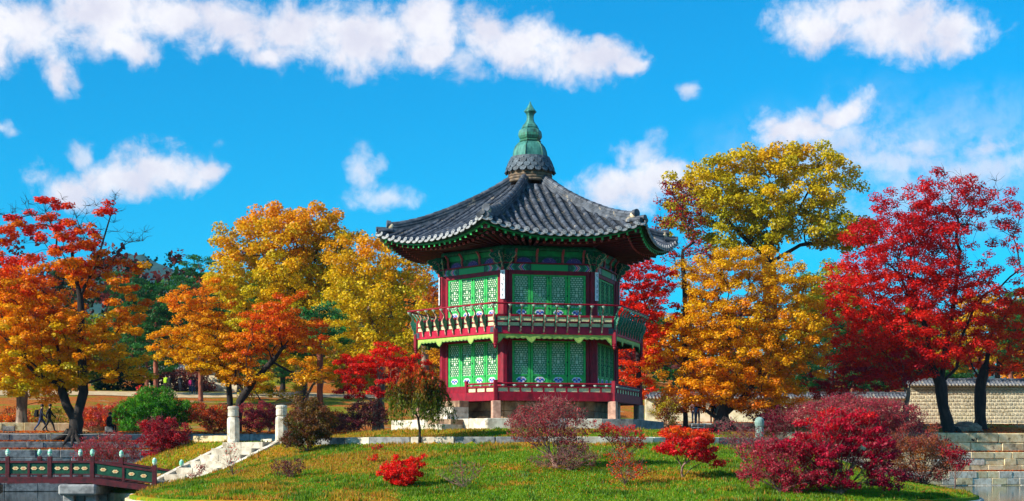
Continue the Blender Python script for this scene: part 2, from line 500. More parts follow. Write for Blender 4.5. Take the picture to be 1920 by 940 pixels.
def build_terrain():
    xs = np.concatenate([[-3000, -2000, -1000, -500, -250, -150, -100, -80, -60], np.arange(-50, 60.1, 1.5), [70, 80, 100, 150, 250, 500, 1000, 2000, 3000]])
    ds = np.concatenate([[-300, -220, -160], np.arange(-130, -.5, 2.5), [-.002, 0, 1.349, 1.351, 2.699, 2.701], np.arange(3.2, 16, .8), np.arange(16, 150, 3), [160, 200, 300, 500, 900, 1600, 3000]])
    X, D = np.meshgrid(xs, ds, indexing='ij')
    Yg = bankY(X) + D
    Z = gz(X, bankY(X) + np.where(np.abs(D) < 3, D, D))
    bumps = .25 * (vnoise(X * .12, Yg * .12, 1) - .5) * np.clip((D - 4) / 6, 0, 1)
    Z = Z + bumps
    nx, nd = X.shape
    V = np.stack([X, Yg, Z], -1).reshape(-1, 3)
    i = np.arange(nx - 1)[:, None] * nd + np.arange(nd - 1)[None, :]
    F = np.stack([i, i + nd, i + nd + 1, i + 1], -1).reshape(-1)
    o = link('ground', fastmesh('ground', V, 4, F, M_ground)); o['kind'] = 'structure'; o['label'] = 'leaf strewn park ground beyond the pond'
    # water
    mb = MB(); mb.add([(-47, 5, 0), (47, 5, 0), (47, bankY(47) + .2, 0), (-47, bankY(-47) + .2, 0)], [(0, 1, 2, 3)])
    w = mb.build('water', water_mat()); w['kind'] = 'structure'; w['label'] = 'still dark pond water round the island'
    # island
    nth, nr = 220, 90
    th = np.linspace(0, 2 * math.pi, nth, endpoint=False)
    rr = np.concatenate([np.linspace(0, 1, nr), [1.0]])
    T, Rr = np.meshgrid(th, rr, indexing='ij')
    E = isl_edge(T) + .02
    X = IC[0] + np.cos(T) * E * Rr; Y = IC[1] + np.sin(T) * E * Rr
    Z = iz(X, Y)
    Z[:, -1] = -1.2
    V = np.stack([X, Y, Z], -1).reshape(-1, 3); n = nr + 1
    a = np.arange(nth)[:, None]; b = np.arange(n - 1)[None, :]
    i00 = a * n + b; i10 = ((a + 1) % nth) * n + b
    F = np.stack([i00, i00 + 1, i10 + 1, i10], -1).reshape(-1)
    me = fastmesh('island_lawn', V, 4, F, M_lawn)
    me.polygons.foreach_set('use_smooth', [True] * len(me.polygons))
    o = link('island_lawn', me); o['kind'] = 'structure'; o['label'] = 'grassy island mound under the pavilion'
    # paths along the bank (sheets just above the ground)
    for nm, d0, d1, x0, x1, lab in (('path', 3.1, 5.6, -45, -12, 'sandy path along the pond bank'), ('path', 72, 80, -70, -2, 'pale path far behind the trees'),
                                    ('path', 5.5, 8.2, 9, 26, 'pale sunlit path behind the orange maple')):
        xs = np.arange(x0, x1 + .1, 1.5); dd = np.linspace(d0, d1, 4)
        X, D = np.meshgrid(xs, dd, indexing='ij'); Y = bankY(X) + D
        bumps = .25 * (vnoise(X * .12, Y * .12, 1) - .5) * np.clip((D - 4) / 6, 0, 1)
        V = np.stack([X, Y, gz(X, Y) + bumps + .05], -1).reshape(-1, 3); nd = 4
        i = np.arange(len(xs) - 1)[:, None] * nd + np.arange(3)[None, :]
        F = np.stack([i, i + nd, i + nd + 1, i + 1], -1).reshape(-1)
        p = link(nm, fastmesh(nm, V, 4, F, M_path)); p['kind'] = 'structure'; p['label'] = lab
    # far wooded hill
    xs = np.linspace(-1500, 1500, 420); ys = np.linspace(1900, 2700, 24)
    X, Y = np.meshgrid(xs, ys, indexing='ij')
    prof = 243 * np.clip(1 - np.abs(X + 560) / 900, 0, 1) ** 1.1 + 95 * np.exp(-((X - 300) / 500) ** 2) + 90 * np.exp(-((X - 900) / 300) ** 2)
    Z = 8 + prof * (1.14 + .09 * (vnoise(X / 42, Y / 70, 5) - .5) + .05 * (vnoise(X / 14, Y / 30, 6) - .5)) * np.sin(np.clip((Y - 1900) / 800, 0, 1) * math.pi) ** .8
    V = np.stack([X, Y, Z], -1).reshape(-1, 3); nd = 24
    i = np.arange(419)[:, None] * nd + np.arange(23)[None, :]
    F = np.stack([i, i + nd, i + nd + 1, i + 1], -1).reshape(-1)
    me = fastmesh('hill', V, 4, F, M_hill)
    me.polygons.foreach_set('use_smooth', [True] * len(me.polygons))
    o = link('hill', me); o['kind'] = 'structure'; o['label'] = 'blue wooded hill far behind the trees'


build_terrain()


def stone_wall(name, label, cat, p0, p1, z0, courses, lavg, m, depth=.35, seed=0, proud=.03, jit=.008, bev=.025, group=None, mats=None):
    """courses: list of heights from the bottom; every stone is a child object"""
    rnd = random.Random(seed)
    p0 = Vector((*p0, 0)); p1 = Vector((*p1, 0)); L = (p1 - p0).length
    rz = math.atan2(p1.y - p0.y, p1.x - p0.x)
    root = thing(name, label, cat, (p0.x, p0.y, z0), rz, group)
    H = sum(courses)
    mb = MB(); mb.box((L / 2, depth / 2 + .05, H / 2 - .03), (L - .04, depth - .08, H - .06)); mb.build('mortar', M_mortar, root)
    z = 0
    for ci, h in enumerate(courses):
        x = -rnd.uniform(0, lavg * .5) if ci else 0
        x = 0 if x < 0 else x
        first = True
        while x < L - .02:
            l = lavg * rnd.uniform(.6, 1.4) * (rnd.uniform(.4, 1) if first else 1); first = False
            if L - x - l < lavg * .35: l = L - x
            pr = rnd.uniform(-proud, proud)
            b = MB(); b.cbox((x + l / 2, depth / 2 - pr / 2, z + h / 2), (l - .016, depth + pr, h - .014), bev, jit=jit, rnd=rnd)
            b.build('stone', (mats[rnd.randrange(len(mats))] if mats else m), root)
            x += l
        z += h
    return root


def bp(x, d): return (x, float(bankY(x)) + d)

# tiered banks of the pond
stone_wall('bank_wall', 'dark stone pond wall rising from the water, lowest of three tiers under the left maple', 'stone wall', bp(-44, -.3), bp(-14, -.3), -.5, [.5, .5, .48, .48, .46, .46], 1.5, M_stone3, seed=1)
stone_wall('bank_wall', 'middle narrow course of grey stones on the left bank', 'stone wall', bp(-44, 1.05), bp(-14, 1.05), 2.38, [.47], 1.5, M_stone3, seed=2)
stone_wall('bank_wall', 'top course of grey stones by the roots of the left maple', 'stone wall', bp(-44, 2.4), bp(-14, 2.4), 2.83, [.52], 1.2, M_stone3, seed=3)
stone_wall('bank_wall', 'pale stone wall standing in the water on the right bank', 'stone wall', bp(18, -.3), bp(52, -.3), -.5, [.55, .45, .47], 1.1, M_stone2, seed=4, mats=[M_stone, M_stone2, M_stone])
stone_wall('bank_wall', 'cream block wall of three courses, middle tier of the right bank', 'stone wall', bp(18, 1.05), bp(52, 1.05), .93, [.46, .46, .45], 1.5, M_stone2, seed=5, mats=[M_stone, M_stone2])
stone_wall('bank_wall', 'ochre sandstone wall, top tier of the right bank below the tree', 'stone wall', bp(18, 2.4), bp(52, 2.4), 2.28, [.68, .69], 2.2, M_stone2, seed=6, jit=.02, bev=.06)


def island_stones():
    root = thing('island_edging', 'pale stone edging round the foot of the grassy island', 'stone edging', (IC[0], IC[1], 0))
    rnd = random.Random(5)
    th = 0
    while th < 2 * math.pi - .02:
        r = float(isl_edge(np.array(th))); l = rnd.uniform(.8, 1.4); dth = l / r
        if th + dth > 2 * math.pi: dth = 2 * math.pi - th
        r2 = float(isl_edge(np.array(th + dth)))
        a = Vector((math.cos(th) * r, math.sin(th) * r, 0)); c = Vector((math.cos(th + dth) * r2, math.sin(th + dth) * r2, 0))
        d = c - a; mid = (a + c) / 2
        Mx = Matrix.Translation((mid.x, mid.y, .08)) @ Matrix.Rotation(math.atan2(d.y, d.x), 4, 'Z')
        b = MB(); b.cbox((0, 0, -.07), (d.length - .015, .34, 1.0), .03, jit=.012, rnd=rnd)
        o = b.build('stone', [M_stone, M_stone2][rnd.random() < .35], root); o.matrix_local = Mx
        th += dth
    root = thing('lawn_kerb', 'thin pale stone kerb along the top of the grass slope', 'kerb', (RINGC[0], RINGC[1], 2.5))
    th = math.radians(-180 - 40)
    end = math.radians(40)
    while th < end:
        l = rnd.uniform(1.0, 2.2); dth = l / RINGR
        x0, y0 = RINGC[0] + math.cos(th) * RINGR, RINGC[1] + math.sin(th) * RINGR
        a = Vector((math.cos(th), math.sin(th), 0)) * RINGR; c = Vector((math.cos(th + dth), math.sin(th + dth), 0)) * RINGR
        mid = (a + c) / 2; d = c - a
        wx, wy = RINGC[0] + mid.x, RINGC[1] + mid.y
        if seg_dist(wx, wy, LPIL, RPIL) > .9:
            Mx = Matrix.Translation((mid.x, mid.y, .1)) @ Matrix.Rotation(math.atan2(d.y, d.x), 4, 'Z')
            b = MB(); b.cbox((0, 0, 0), (l - .02, .26, .34), .02, jit=.008, rnd=rnd)
            o = b.build('stone', [M_stone, M_stone, M_stone3][rnd.randrange(3)], root); o.matrix_local = Mx
        th += dth
    # stairs
    rz = math.atan2(ST_W.y, ST_W.x)
    root = thing('stone_steps', 'pale stone steps from the bridge up to the island lawn', 'steps', (ST_T.x, ST_T.y, ST_ZTOP - ST_N * ST_RISE - .3), rz)
    z0 = -(ST_ZTOP - ST_N * ST_RISE - .3)
    for k in range(ST_N + 1):                      # local -y is downhill
        zt = ST_ZTOP - k * ST_RISE + z0
        half = rnd.uniform(-.5, .5)
        for (xa, xb) in ((-1.12, half), (half, 1.12)):
            b = MB(); b.cbox(((xa + xb) / 2, -k * ST_RUN - ST_RUN / 2 + .12, zt - .24), (xb - xa - .012, ST_RUN + .24, .48), .015, jit=.004, rnd=rnd)
            b.build('step', M_step, root)
    for sx in (-1.27, 1.27):
        zt = ST_ZTOP + z0 + .12; zb = ST_ZTOP - ST_N * ST_RISE + z0 + .10; run = ST_N * ST_RUN
        b = MB()
        b.add([(sx - .13, .25, zt - 1.0), (sx + .13, .25, zt - 1.0), (sx - .13, .25, zt), (sx + .13, .25, zt),
               (sx - .13, -run - .5, zb - .6), (sx + .13, -run - .5, zb - .6), (sx - .13, -run - .5, zb - .1), (sx + .13, -run - .5, zb - .1)],
              [(0, 2, 3, 1), (4, 5, 7, 6), (2, 6, 7, 3), (0, 4, 6, 2), (1, 3, 7, 5), (0, 1, 5, 4)])
        b.build('side_slab', M_stone, root)
    for (pp, lab) in ((LPIL, 'octagonal white stone post at the far side of the island steps'), (RPIL, 'octagonal white stone post beside the brown bush at the steps')):
        r = thing('stone_post', lab, 'stone post', (pp[0], pp[1], 2.40), 0, 'posts at the head of the steps')
        b = MB(); b.lathe([(.27, 0), (.27, 1.10), (.25, 1.24), (.22, 1.27)], 8, phase=math.pi / 8); b.build('shaft', M_stone, r)
        b = MB(); b.lathe([(.19, 1.27), (.19, 1.30), (.235, 1.33), (.235, 1.55), (.225, 1.62), (.25, 1.64), (.25, 1.70), (.22, 1.75), (.05, 1.77)], 16); b.build('cap', M_stone, r)
    stone_wall('low_wall', 'short low block wall beside the far step post', 'stone wall', (-13.95, 69.9), (-12.3, 69.15), 2.02, [.42, .46], .85, M_stone2, seed=8, depth=.4)
    # green-tinged round headed post on the right
    p = W(1424, 840, 70)
    r = thing('stone_post', 'greenish round headed stone post among the purple twigs', 'stone post', (p.x, p.y, landz(p.x, p.y) - .05))
    mg = mat('mossy_stone', lin(150, 178, 170), lin(110, 136, 128), 4, .8, .01)
    b = MB(); b.lathe([(.19, 0), (.19, .62), (.17, .66)], 8, phase=.3); b.build('shaft', mg, r)
    b = MB(); b.lathe([(.16, .66), (.2, .72), (.215, .86), (.19, 1.0), (.12, 1.08), (.02, 1.11)], 16); b.build('cap', mg, r)


island_stones()

# ---------------------------------------------------------------- footbridge
M_brred = mat('bridge_red', lin(88, 16, 28), lin(64, 10, 20), 6, .6, c3=lin(44, 10, 14), s3=3)
M_brgreen = mat('bridge_green', lin(8, 80, 54), lin(6, 58, 40), 6, .55)
M_jade = mat('jade_knob', lin(120, 196, 160), lin(214, 236, 222), 5, .35, lo=.45, hi=.55, stretch=(1, 1, 2.2))
M_cream = mat('cream_paint', lin(232, 214, 160), lin(200, 176, 110), 20, .6)
M_rose = mat('rose_paint', lin(206, 96, 84), lin(230, 170, 110), 25, .6)
M_darkg = mat('dark_green_paint', lin(8, 50, 38), lin(6, 36, 30), 10, .6)


def lobed(rx, rz, n=6, depth=.18, seg=36, cx=0, cz=0):
    return [(cx + rx * math.cos(a) * (1 - depth + depth * abs(math.cos(n * a / 2))), cz + rz * math.sin(a) * (1 - depth + depth * abs(math.cos(n * a / 2)))) for a in [2 * math.pi * k / seg for k in range(seg)]]


def footbridge():
    X0, YF, YB = -14.25, 63.8, 66.0
    root = thing('footbridge', 'dark red and green wooden footbridge on stone piers', 'bridge', (X0, YF, 0))
    xs = [1.0, 0, -2.48, -4.17, -5.85] + [-5.85 - 1.75 * k for k in range(1, 12)]
    def zd(x): return .70 + .46 * float(sst(-x, -1.2, 2.6)) - .9 * float(sst(-x, 16, 30))
    for y, nm in ((0, 'beam'), (YB - YF, 'beam')):
        b = MB()
        for i in range(len(xs) - 1):
            xa, xb = xs[i + 1], xs[i]
            b.add([(xa, y - .09, zd(xa) - .25), (xb, y - .09, zd(xb) - .22), (xb, y - .09, zd(xb)), (xa, y - .09, zd(xa)),
                   (xa, y + .09, zd(xa) - .25), (xb, y + .09, zd(xb) - .22), (xb, y + .09, zd(xb)), (xa, y + .09, zd(xa))],
                  [(0, 1, 2, 3), (7, 6, 5, 4), (3, 2, 6, 7), (1, 0, 4, 5), (0, 3, 7, 4), (1, 5, 6, 2)])
        b.build('beam', M_brred, root)
    x = 1.0
    while x > xs[-1]:                                # deck planks
        b = MB(); b.box((x - .15, (YB - YF) / 2, zd(x) - .04), (.29, YB - YF - .2, .06)); b.build('plank', M_brred, root); x -= .3
    ypr = ((0, -1, 0.0), (YB - YF, 1, .62))
    for (y, sd, off) in ypr:
        posts = [q + off for q in xs[1:]]
        for i, px in enumerate(posts):
            z = zd(px)
            b = MB(); b.cbox((px, y, z + .33), (.17, .17, 1.02), .012); po = b.build('post', M_brred, root)
            b = MB(); b.lathe([(.055, z + .84), (.05, z + .88), (.085, z + .90), (.095, z + .98), (.085, z + 1.06), (.05, z + 1.12), (.01, z + 1.14)], 14, c=(px, y)); b.build('knob', M_jade, po, smooth=True)
            if i + 1 < len(posts):
                q = posts[i + 1]; zq = zd(q)
                xa, xb = q + .085, px - .085
                za, zb = zq, z
                def bar(z0, z1, hy, m, nm, xa=xa, xb=xb, za=za, zb=zb, par=root):
                    bb = MB(); bb.add([(xa, y - hy, za + z0), (xb, y - hy, zb + z0), (xb, y - hy, zb + z1), (xa, y - hy, za + z1), (xa, y + hy, za + z0), (xb, y + hy, zb + z0), (xb, y + hy, zb + z1), (xa, y + hy, za + z1)],
                                      [(0, 1, 2, 3), (7, 6, 5, 4), (3, 2, 6, 7), (1, 0, 4, 5), (0, 3, 7, 4), (1, 5, 6, 2)])
                    return bb.build(nm, m, par)
                bar(.58, .66, .07, M_brred, 'top_rail'); bar(.10, .15, .05, M_brred, 'lower_rail')
                pn = bar(.15, .58, .025, M_brgreen, 'panel')
                xm = (xa + xb) / 2
                b = MB(); b.box((xm, y, (za + zb) / 2 + .32), (.09, .12, .62)); b.build('stile', M_brred, root)
                for f in (.15, .36, .64, .85):
                    cx = xa + (xb - xa) * f; cz = za + (zb - za) * f + .365
                    b = MB()
                    b.prism(lobed(.165, .10, 6, .2, cx=cx, cz=cz), y - .034, y + .034, 0)
                    b.prism(lobed(.13, .075, 6, .22, cx=cx, cz=cz), y - .038, y + .038, 1)
                    b.prism(lobed(.07, .038, 5, .3, 20, cx=cx, cz=cz), y - .042, y + .042, 2)
                    b.build('cloud_motif', [M_darkg, M_cream, M_rose], pn)
    for xc in (-3.0, -7.6, -12.4):
        pr = MB(); pr.cbox((xc, (YB - YF) / 2, .68 + (0 if xc < -3.5 else -.01)), (1.5, 3.0, .44), .08); pi = pr.build('pier', M_stone3, root)
        for sy in (-.85, .85):
            for sx in (-.45, .45):
                b = MB(); b.cbox((xc + sx, (YB - YF) / 2 + sy, -.35), (.42, .5, 1.62), .03); b.build('pier_leg', M_stone3, pi)


footbridge()

# ---------------------------------------------------------------- walls and far buildings
M_plaster = mat('cream_mortar', lin(244, 232, 200), lin(224, 206, 164), 2.0, .9, .005, c3=lin(160, 140, 104), s3=.8, lo3=.52, hi3=.7)
M_wstone = mat('grey_wall_stone', lin(200, 188, 160), lin(166, 156, 134), 6, .9, .01, rnd=.18)
M_wbrick = mat('grey_brick', lin(150, 140, 122), lin(120, 112, 98), 6, .9, .008, rnd=.18)
M_slate = mat('slate_tile', lin(112, 116, 122), lin(74, 78, 86), 6, .65, .006, rnd=.22, c3=lin(160, 146, 120), s3=2.4, lo3=.56, hi3=.72)
M_white = mat('lime_white', lin(236, 232, 222), lin(206, 200, 188), 8, .8)


def tiled_wall(label, p0, L, z0, rows, brick_rows, pitch, far=False, rz=0.0, base=.35):
    root = thing('garden_wall', label, 'wall', (p0[0], p0[1], z0), rz)
    H = base + rows * .27 + brick_rows * .13 + .08
    b = MB(); b.box((L / 2, .25, H / 2), (L, .5, H)); b.build('core', M_plaster, root)
    rnd = random.Random(int(abs(p0[0]) * 10))
    if not far:
        me = []
        for k in range(4):
            q = MB(); q.cbox((0, 0, 0), (.235, .07, .19), .02, jit=.012, rnd=rnd); me.append(q.mesh('wall_stone', M_wstone))
        q = MB(); q.cbox((0, 0, 0), (.27, .06, .075), .01, jit=.003, rnd=rnd); mbk = q.mesh('wall_brick', M_wbrick)
        for r in range(rows):
            x = .17 + (.15 if r % 2 else 0)
            while x < L - .12:
                o = link('stone', me[rnd.randrange(4)], root, (x + rnd.uniform(-.01, .01), -.012 + rnd.uniform(-.008, .008), base + r * .27 + .14)); o.scale = (rnd.uniform(.9, 1.08), 1, rnd.uniform(.92, 1.05)); x += .30
        for r in range(brick_rows):
            x = .16 + (.16 if r % 2 else 0)
            while x < L - .14:
                link('brick', mbk, root, (x, -.01, base + rows * .27 + r * .13 + .08)); x += .315
    # coping roof
    b = MB(); b.prism([(-.42, 0), (.42 + .5, 0), (.42 + .5, .06), (.30, .46), (.20, .46), (-.42, .06)], 0, L, M=Matrix.Translation((0, 0, H)) @ Matrix.Rotation(-math.pi / 2, 4, 'Z') @ Matrix.Scale(-1, 4, (1, 0, 0)))
    rf = b.build('coping', M_slate, root)
    t = MB(); t.tube([(0, -.50, H + .07), (0, -.1, H + .25), (0, .22, H + .47)], [.075, .07, .065], 8, 0); tm = t.mesh('cover_tile', M_slate, True)
    e = MB(); e.tube([(0, -.535, H + .055), (0, -.50, H + .07)], [.085, .085], 10, 0); em = e.mesh('tile_end', M_white)
    x = .1
    while x < L:
        c = link('cover_tile', tm, rf, (x, 0, 0)); link('tile_end', em, rf, (x, 0, 0)); x += pitch
    q = MB(); q.cbox((L / 2, .25, H + .52), (L, .22, .16), .03); q.build('ridge', M_slate, rf)
    q = MB(); q.tube([(.0, .25, H + .55), (-.1, .25, H + .7), (.05, .25, H + .86), (.2, .25, H + .78)], [.1, .11, .08, .05], 8); q.build('ridge_end', M_white, rf, smooth=True)
    return root


def setting_walls():
    p = W(1702, 795, 126)
    tiled_wall('grey block palace wall with dark tiled coping behind the red maple', (p.x, p.y), 13.5, 4.3, 9, 3, .28)
    p = W(1210, 790, 137)
    tiled_wall('long cream wall with tiled coping behind the orange maple', (p.x, p.y), 24.0, 4.9, 5, 2, .30, far=True)
    p = W(262, 742, 186)
    tiled_wall('far grey wall with tiled coping behind the walkers', (p.x, p.y), 12.5, float(gz(p.x + 6, p.y)) - .2, 8, 2, .32, far=True)
    # red hall behind the palace wall
    r = thing('palace_hall', 'red timber hall with dark roof seen over the palace wall', 'hall', (W(1770, 700, 140).x, 140, 3.3))
    mr = mat('hall_red', lin(140, 26, 30), lin(96, 16, 20), 5, .6); mt = mat('hall_teal', lin(30, 130, 120), lin(16, 90, 84), 5, .6)
    b = MB(); b.box((4, 2, 1.8), (9.5, 4, 3.6)); b.build('wall', mr, r)
    for k in range(6):
        b = MB(); b.tube([(-.8 + k * 1.92, -.15, 0), (-.8 + k * 1.92, -.15, 3.6)], .16, 8); b.build('column', mr, r)
    b = MB(); b.box((4, -.12, 3.45), (10, .3, .35)); b.build('beam', mt, r)
    b = MB(); b.prism([(-1.4, 3.7), (5.4, 3.7), (5.2, 3.95), (2.6, 5.2), (1.4, 5.2), (-1.2, 3.95)], -1.6, 9.6, M=Matrix.Rotation(-math.pi / 2, 4, 'Z') @ Matrix.Scale(-1, 4, (1, 0, 0)))
    b.build('roof', M_slate, r)
    # teal and white pavilion corner left of the wall
    r = thing('palace_hall', 'white walled house with teal beam behind the crimson shrubs', 'hall', (W(1655, 720, 150).x, 150, 3.4))
    b = MB(); b.box((2, 2, 1.7), (6, 4, 3.4)); b.build('wall', M_white, r)
    b = MB(); b.box((2, -.06, 2.9), (6.2, .2, .5)); b.build('beam', mt, r)
    for k in range(4):
        b = MB(); b.tube([(-.9 + k * 1.95, -.12, 0), (-.9 + k * 1.95, -.12, 3.4)], .15, 8); b.build('column', mr, r)
    b = MB(); b.prism([(-1.2, 3.4), (5.2, 3.4), (5.0, 3.6), (2.6, 4.7), (1.4, 4.7), (-1.0, 3.6)], -2.0, 6.0, M=Matrix.Rotation(-math.pi / 2, 4, 'Z') @ Matrix.Scale(-1, 4, (1, 0, 0)))
    b.build('roof', M_slate, r)


setting_walls()

# ---------------------------------------------------------------- the pavilion
T0 = math.radians(13.0)
TH = [T0 + math.radians(60) * k for k in (0, -1, 1, -2, 2, 3)]      # front, left, right, then the far sides
C30, T30 = math.cos(math.pi / 6), math.tan(math.pi / 6)

M_red = mat('crimson_paint', lin(150, 8, 38), lin(118, 6, 30), 5, .55, spec=.3, c3=lin(90, 10, 24), s3=2.5, lo3=.58, hi3=.75, stretch=(1, 1, .5))
M_redbeam = mat('bright_crimson_beam', lin(190, 8, 54), lin(158, 8, 44), 6, .5, c3=lin(130, 10, 36), s3=4, lo3=.6, hi3=.75)
M_green = mat('door_green', lin(66, 190, 94), lin(46, 160, 78), 6, .5, spec=.3, c3=lin(120, 214, 96), s3=3, lo3=.55, hi3=.75)
M_lattice = mat('lattice_green', lin(40, 140, 80), lin(26, 110, 62), 9, .6)
M_paper = mat('door_paper', lin(226, 234, 206), lin(196, 216, 186), 3, .9, spec=.1)
M_beamg = mat('beam_green', lin(20, 150, 76), lin(14, 120, 62), 5, .5)
M_deepg = mat('deep_green', lin(14, 104, 74), lin(8, 74, 56), 8, .55, c3=lin(40, 140, 96), s3=9, lo3=.55, hi3=.65)
M_pink = mat('rafter_pink', lin(206, 92, 92), lin(170, 60, 66), 14, .6)
M_redwood = mat('rafter_red', lin(96, 18, 28), lin(66, 12, 20), 8, .6)
M_soffit = mat('soffit_green', lin(16, 72, 54), lin(10, 48, 38), 6, .7)
M_valance = mat('valance_lime', lin(176, 200, 96), lin(146, 176, 74), 9, .55)
M_valedge = mat('valance_line', lin(30, 96, 60), lin(20, 76, 46), 9, .6)
M_bal = mat('bracket_green', lin(26, 96, 76), lin(70, 150, 116), 28, .55, lo=.48, hi=.56)
M_baledge = mat('bracket_edge', lin(206, 170, 146), lin(150, 70, 62), 10, .55)
M_cup = mat('lotus_cup', lin(226, 240, 226), lin(150, 206, 184), 10, .5)
M_purple = mat('purple_panel', lin(96, 66, 150), lin(48, 40, 110), 30, .6, c3=lin(190, 140, 170), s3=26, lo3=.56, hi3=.62)
M_blue = mat('motif_blue', lin(40, 90, 190), lin(20, 50, 140), 30, .5)
M_motifw = mat('motif_white', lin(236, 232, 240), lin(206, 200, 226), 20, .5)
M_copper = mat('verdigris', lin(76, 142, 128), lin(44, 100, 92), 3.5, .55, .004, c3=lin(48, 66, 52), s3=2.2, lo3=.58, hi3=.72, stretch=(1.6, 1.6, .45))
M_copperd = mat('dark_copper', lin(64, 84, 66), lin(60, 142, 116), 9, .5, stretch=(2.5, 2.5, .35))
M_tile = mat('roof_tile', lin(88, 94, 104), lin(46, 52, 62), 3.2, .55, .004, rnd=.28, spec=.45, c3=lin(172, 156, 132), s3=2.6, lo3=.58, hi3=.74)
M_pan = mat('pan_tile', lin(74, 76, 80), lin(42, 44, 50), 5, .7, .004, c3=lin(140, 124, 100), s3=2.3, lo3=.55, hi3=.72)
M_eave = mat('eave_tile', lin(172, 172, 170), lin(120, 122, 126), 16, .65, rnd=.12, c3=lin(70, 74, 80), s3=12, lo3=.56, hi3=.66)
M_tan = mat('weathered_tan_tile', lin(146, 122, 98), lin(96, 84, 74), 4, .75, rnd=.15)
M_wood = mat('dark_floor', lin(70, 44, 30), lin(48, 30, 22), 6, .7)
M_ppost = mat('pink_granite', lin(206, 160, 136), lin(168, 124, 104), 5, .75, .006)
M_tanstone = mat('tan_granite', lin(176, 144, 112), lin(126, 100, 78), 2.5, .8, .01, rnd=.22, c3=lin(110, 80, 62), s3=1.4, lo3=.52, hi3=.7)
M_signw = mat('sign_white', lin(240, 240, 244), lin(222, 224, 232), 6, .5)
M_ink = mat('sign_ink', lin(24, 36, 70), lin(18, 26, 50), 6, .6)
M_panelcream = mat('panel_cream', lin(234, 226, 176), lin(206, 206, 150), 18, .6, c3=lin(120, 130, 96), s3=34, lo3=.58, hi3=.64)


def dancheong():
    """painted beam: plain green middle, bands and petals of blue, rose and white at its ends (x along the beam)"""
    m = bpy.data.materials.new('painted_beam'); m.use_nodes = True
    t = m.node_tree; g = G(t); t.nodes.clear()
    out = g.n('ShaderNodeOutputMaterial'); b = g.n('ShaderNodeBsdfPrincipled'); t.links.new(b.outputs[0], out.inputs[0])
    b.inputs['Roughness'].default_value = .5
    sep = g.n('ShaderNodeSeparateXYZ'); t.links.new(g.n('ShaderNodeTexCoord').outputs['Object'], sep.inputs[0])
    ax = g.math('ABSOLUTE', sep.outputs[0]); dz = g.math('ABSOLUTE', g.math('SUBTRACT', sep.outputs[2], 10.2))
    ph = g.math('ADD', ax, g.math('MULTIPLY', dz, .9))
    band = g.math('FRACT', g.math('MULTIPLY', ph, 1.9))
    cols = g.ramp(band, [(0, lin(14, 96, 66)), (.16, lin(30, 150, 90)), (.24, lin(150, 210, 150)), (.28, lin(40, 60, 160)), (.40, lin(226, 150, 160)), (.50, lin(200, 40, 70)), (.60, lin(240, 200, 190)), (.66, lin(20, 110, 80)), (.86, lin(10, 70, 52))])
    cols.node.color_ramp.interpolation = 'CONSTANT'
    plain = g.math('LESS_THAN', ax, .82)
    edge = g.math('LESS_THAN', g.math('ABSOLUTE', g.math('SUBTRACT', ax, .86)), .04)
    c = g.mix(plain, cols, (*lin(20, 154, 78), 1)); c = g.mix(edge, c, (*lin(8, 60, 44), 1))
    g.put(b.inputs['Base Color'], c)
    return m


M_danch = dancheong()


def rad_profile(t):                # roof height down the middle of a face; t = 0 at the crown, 1 at the eave
    return np.interp(t, [0, .1, .235, .444, .68, .92, 1.0], [14.42, 14.0, 13.50, 12.80, 12.08, 11.50, 11.36])


A0, A1, RR = .75, 6.06, 7.0


def S(a, u, lift=0.0):
    """point on a roof face: a out from the axis, u along the eave"""
    t = (a - A0) / (A1 - A0)
    s = abs(u) / max(a * T30, 1e-6)
    z = float(rad_profile(t)) + .62 * min(s, 1.05) ** 2.4 * max(t, 0) ** 2
    return Vector((u, -a, z + lift))


def eave_a(u):                     # eaves bow in a little between the corners
    s = u / (A1 * T30)
    return A1 - .13 * (1 - s * s)


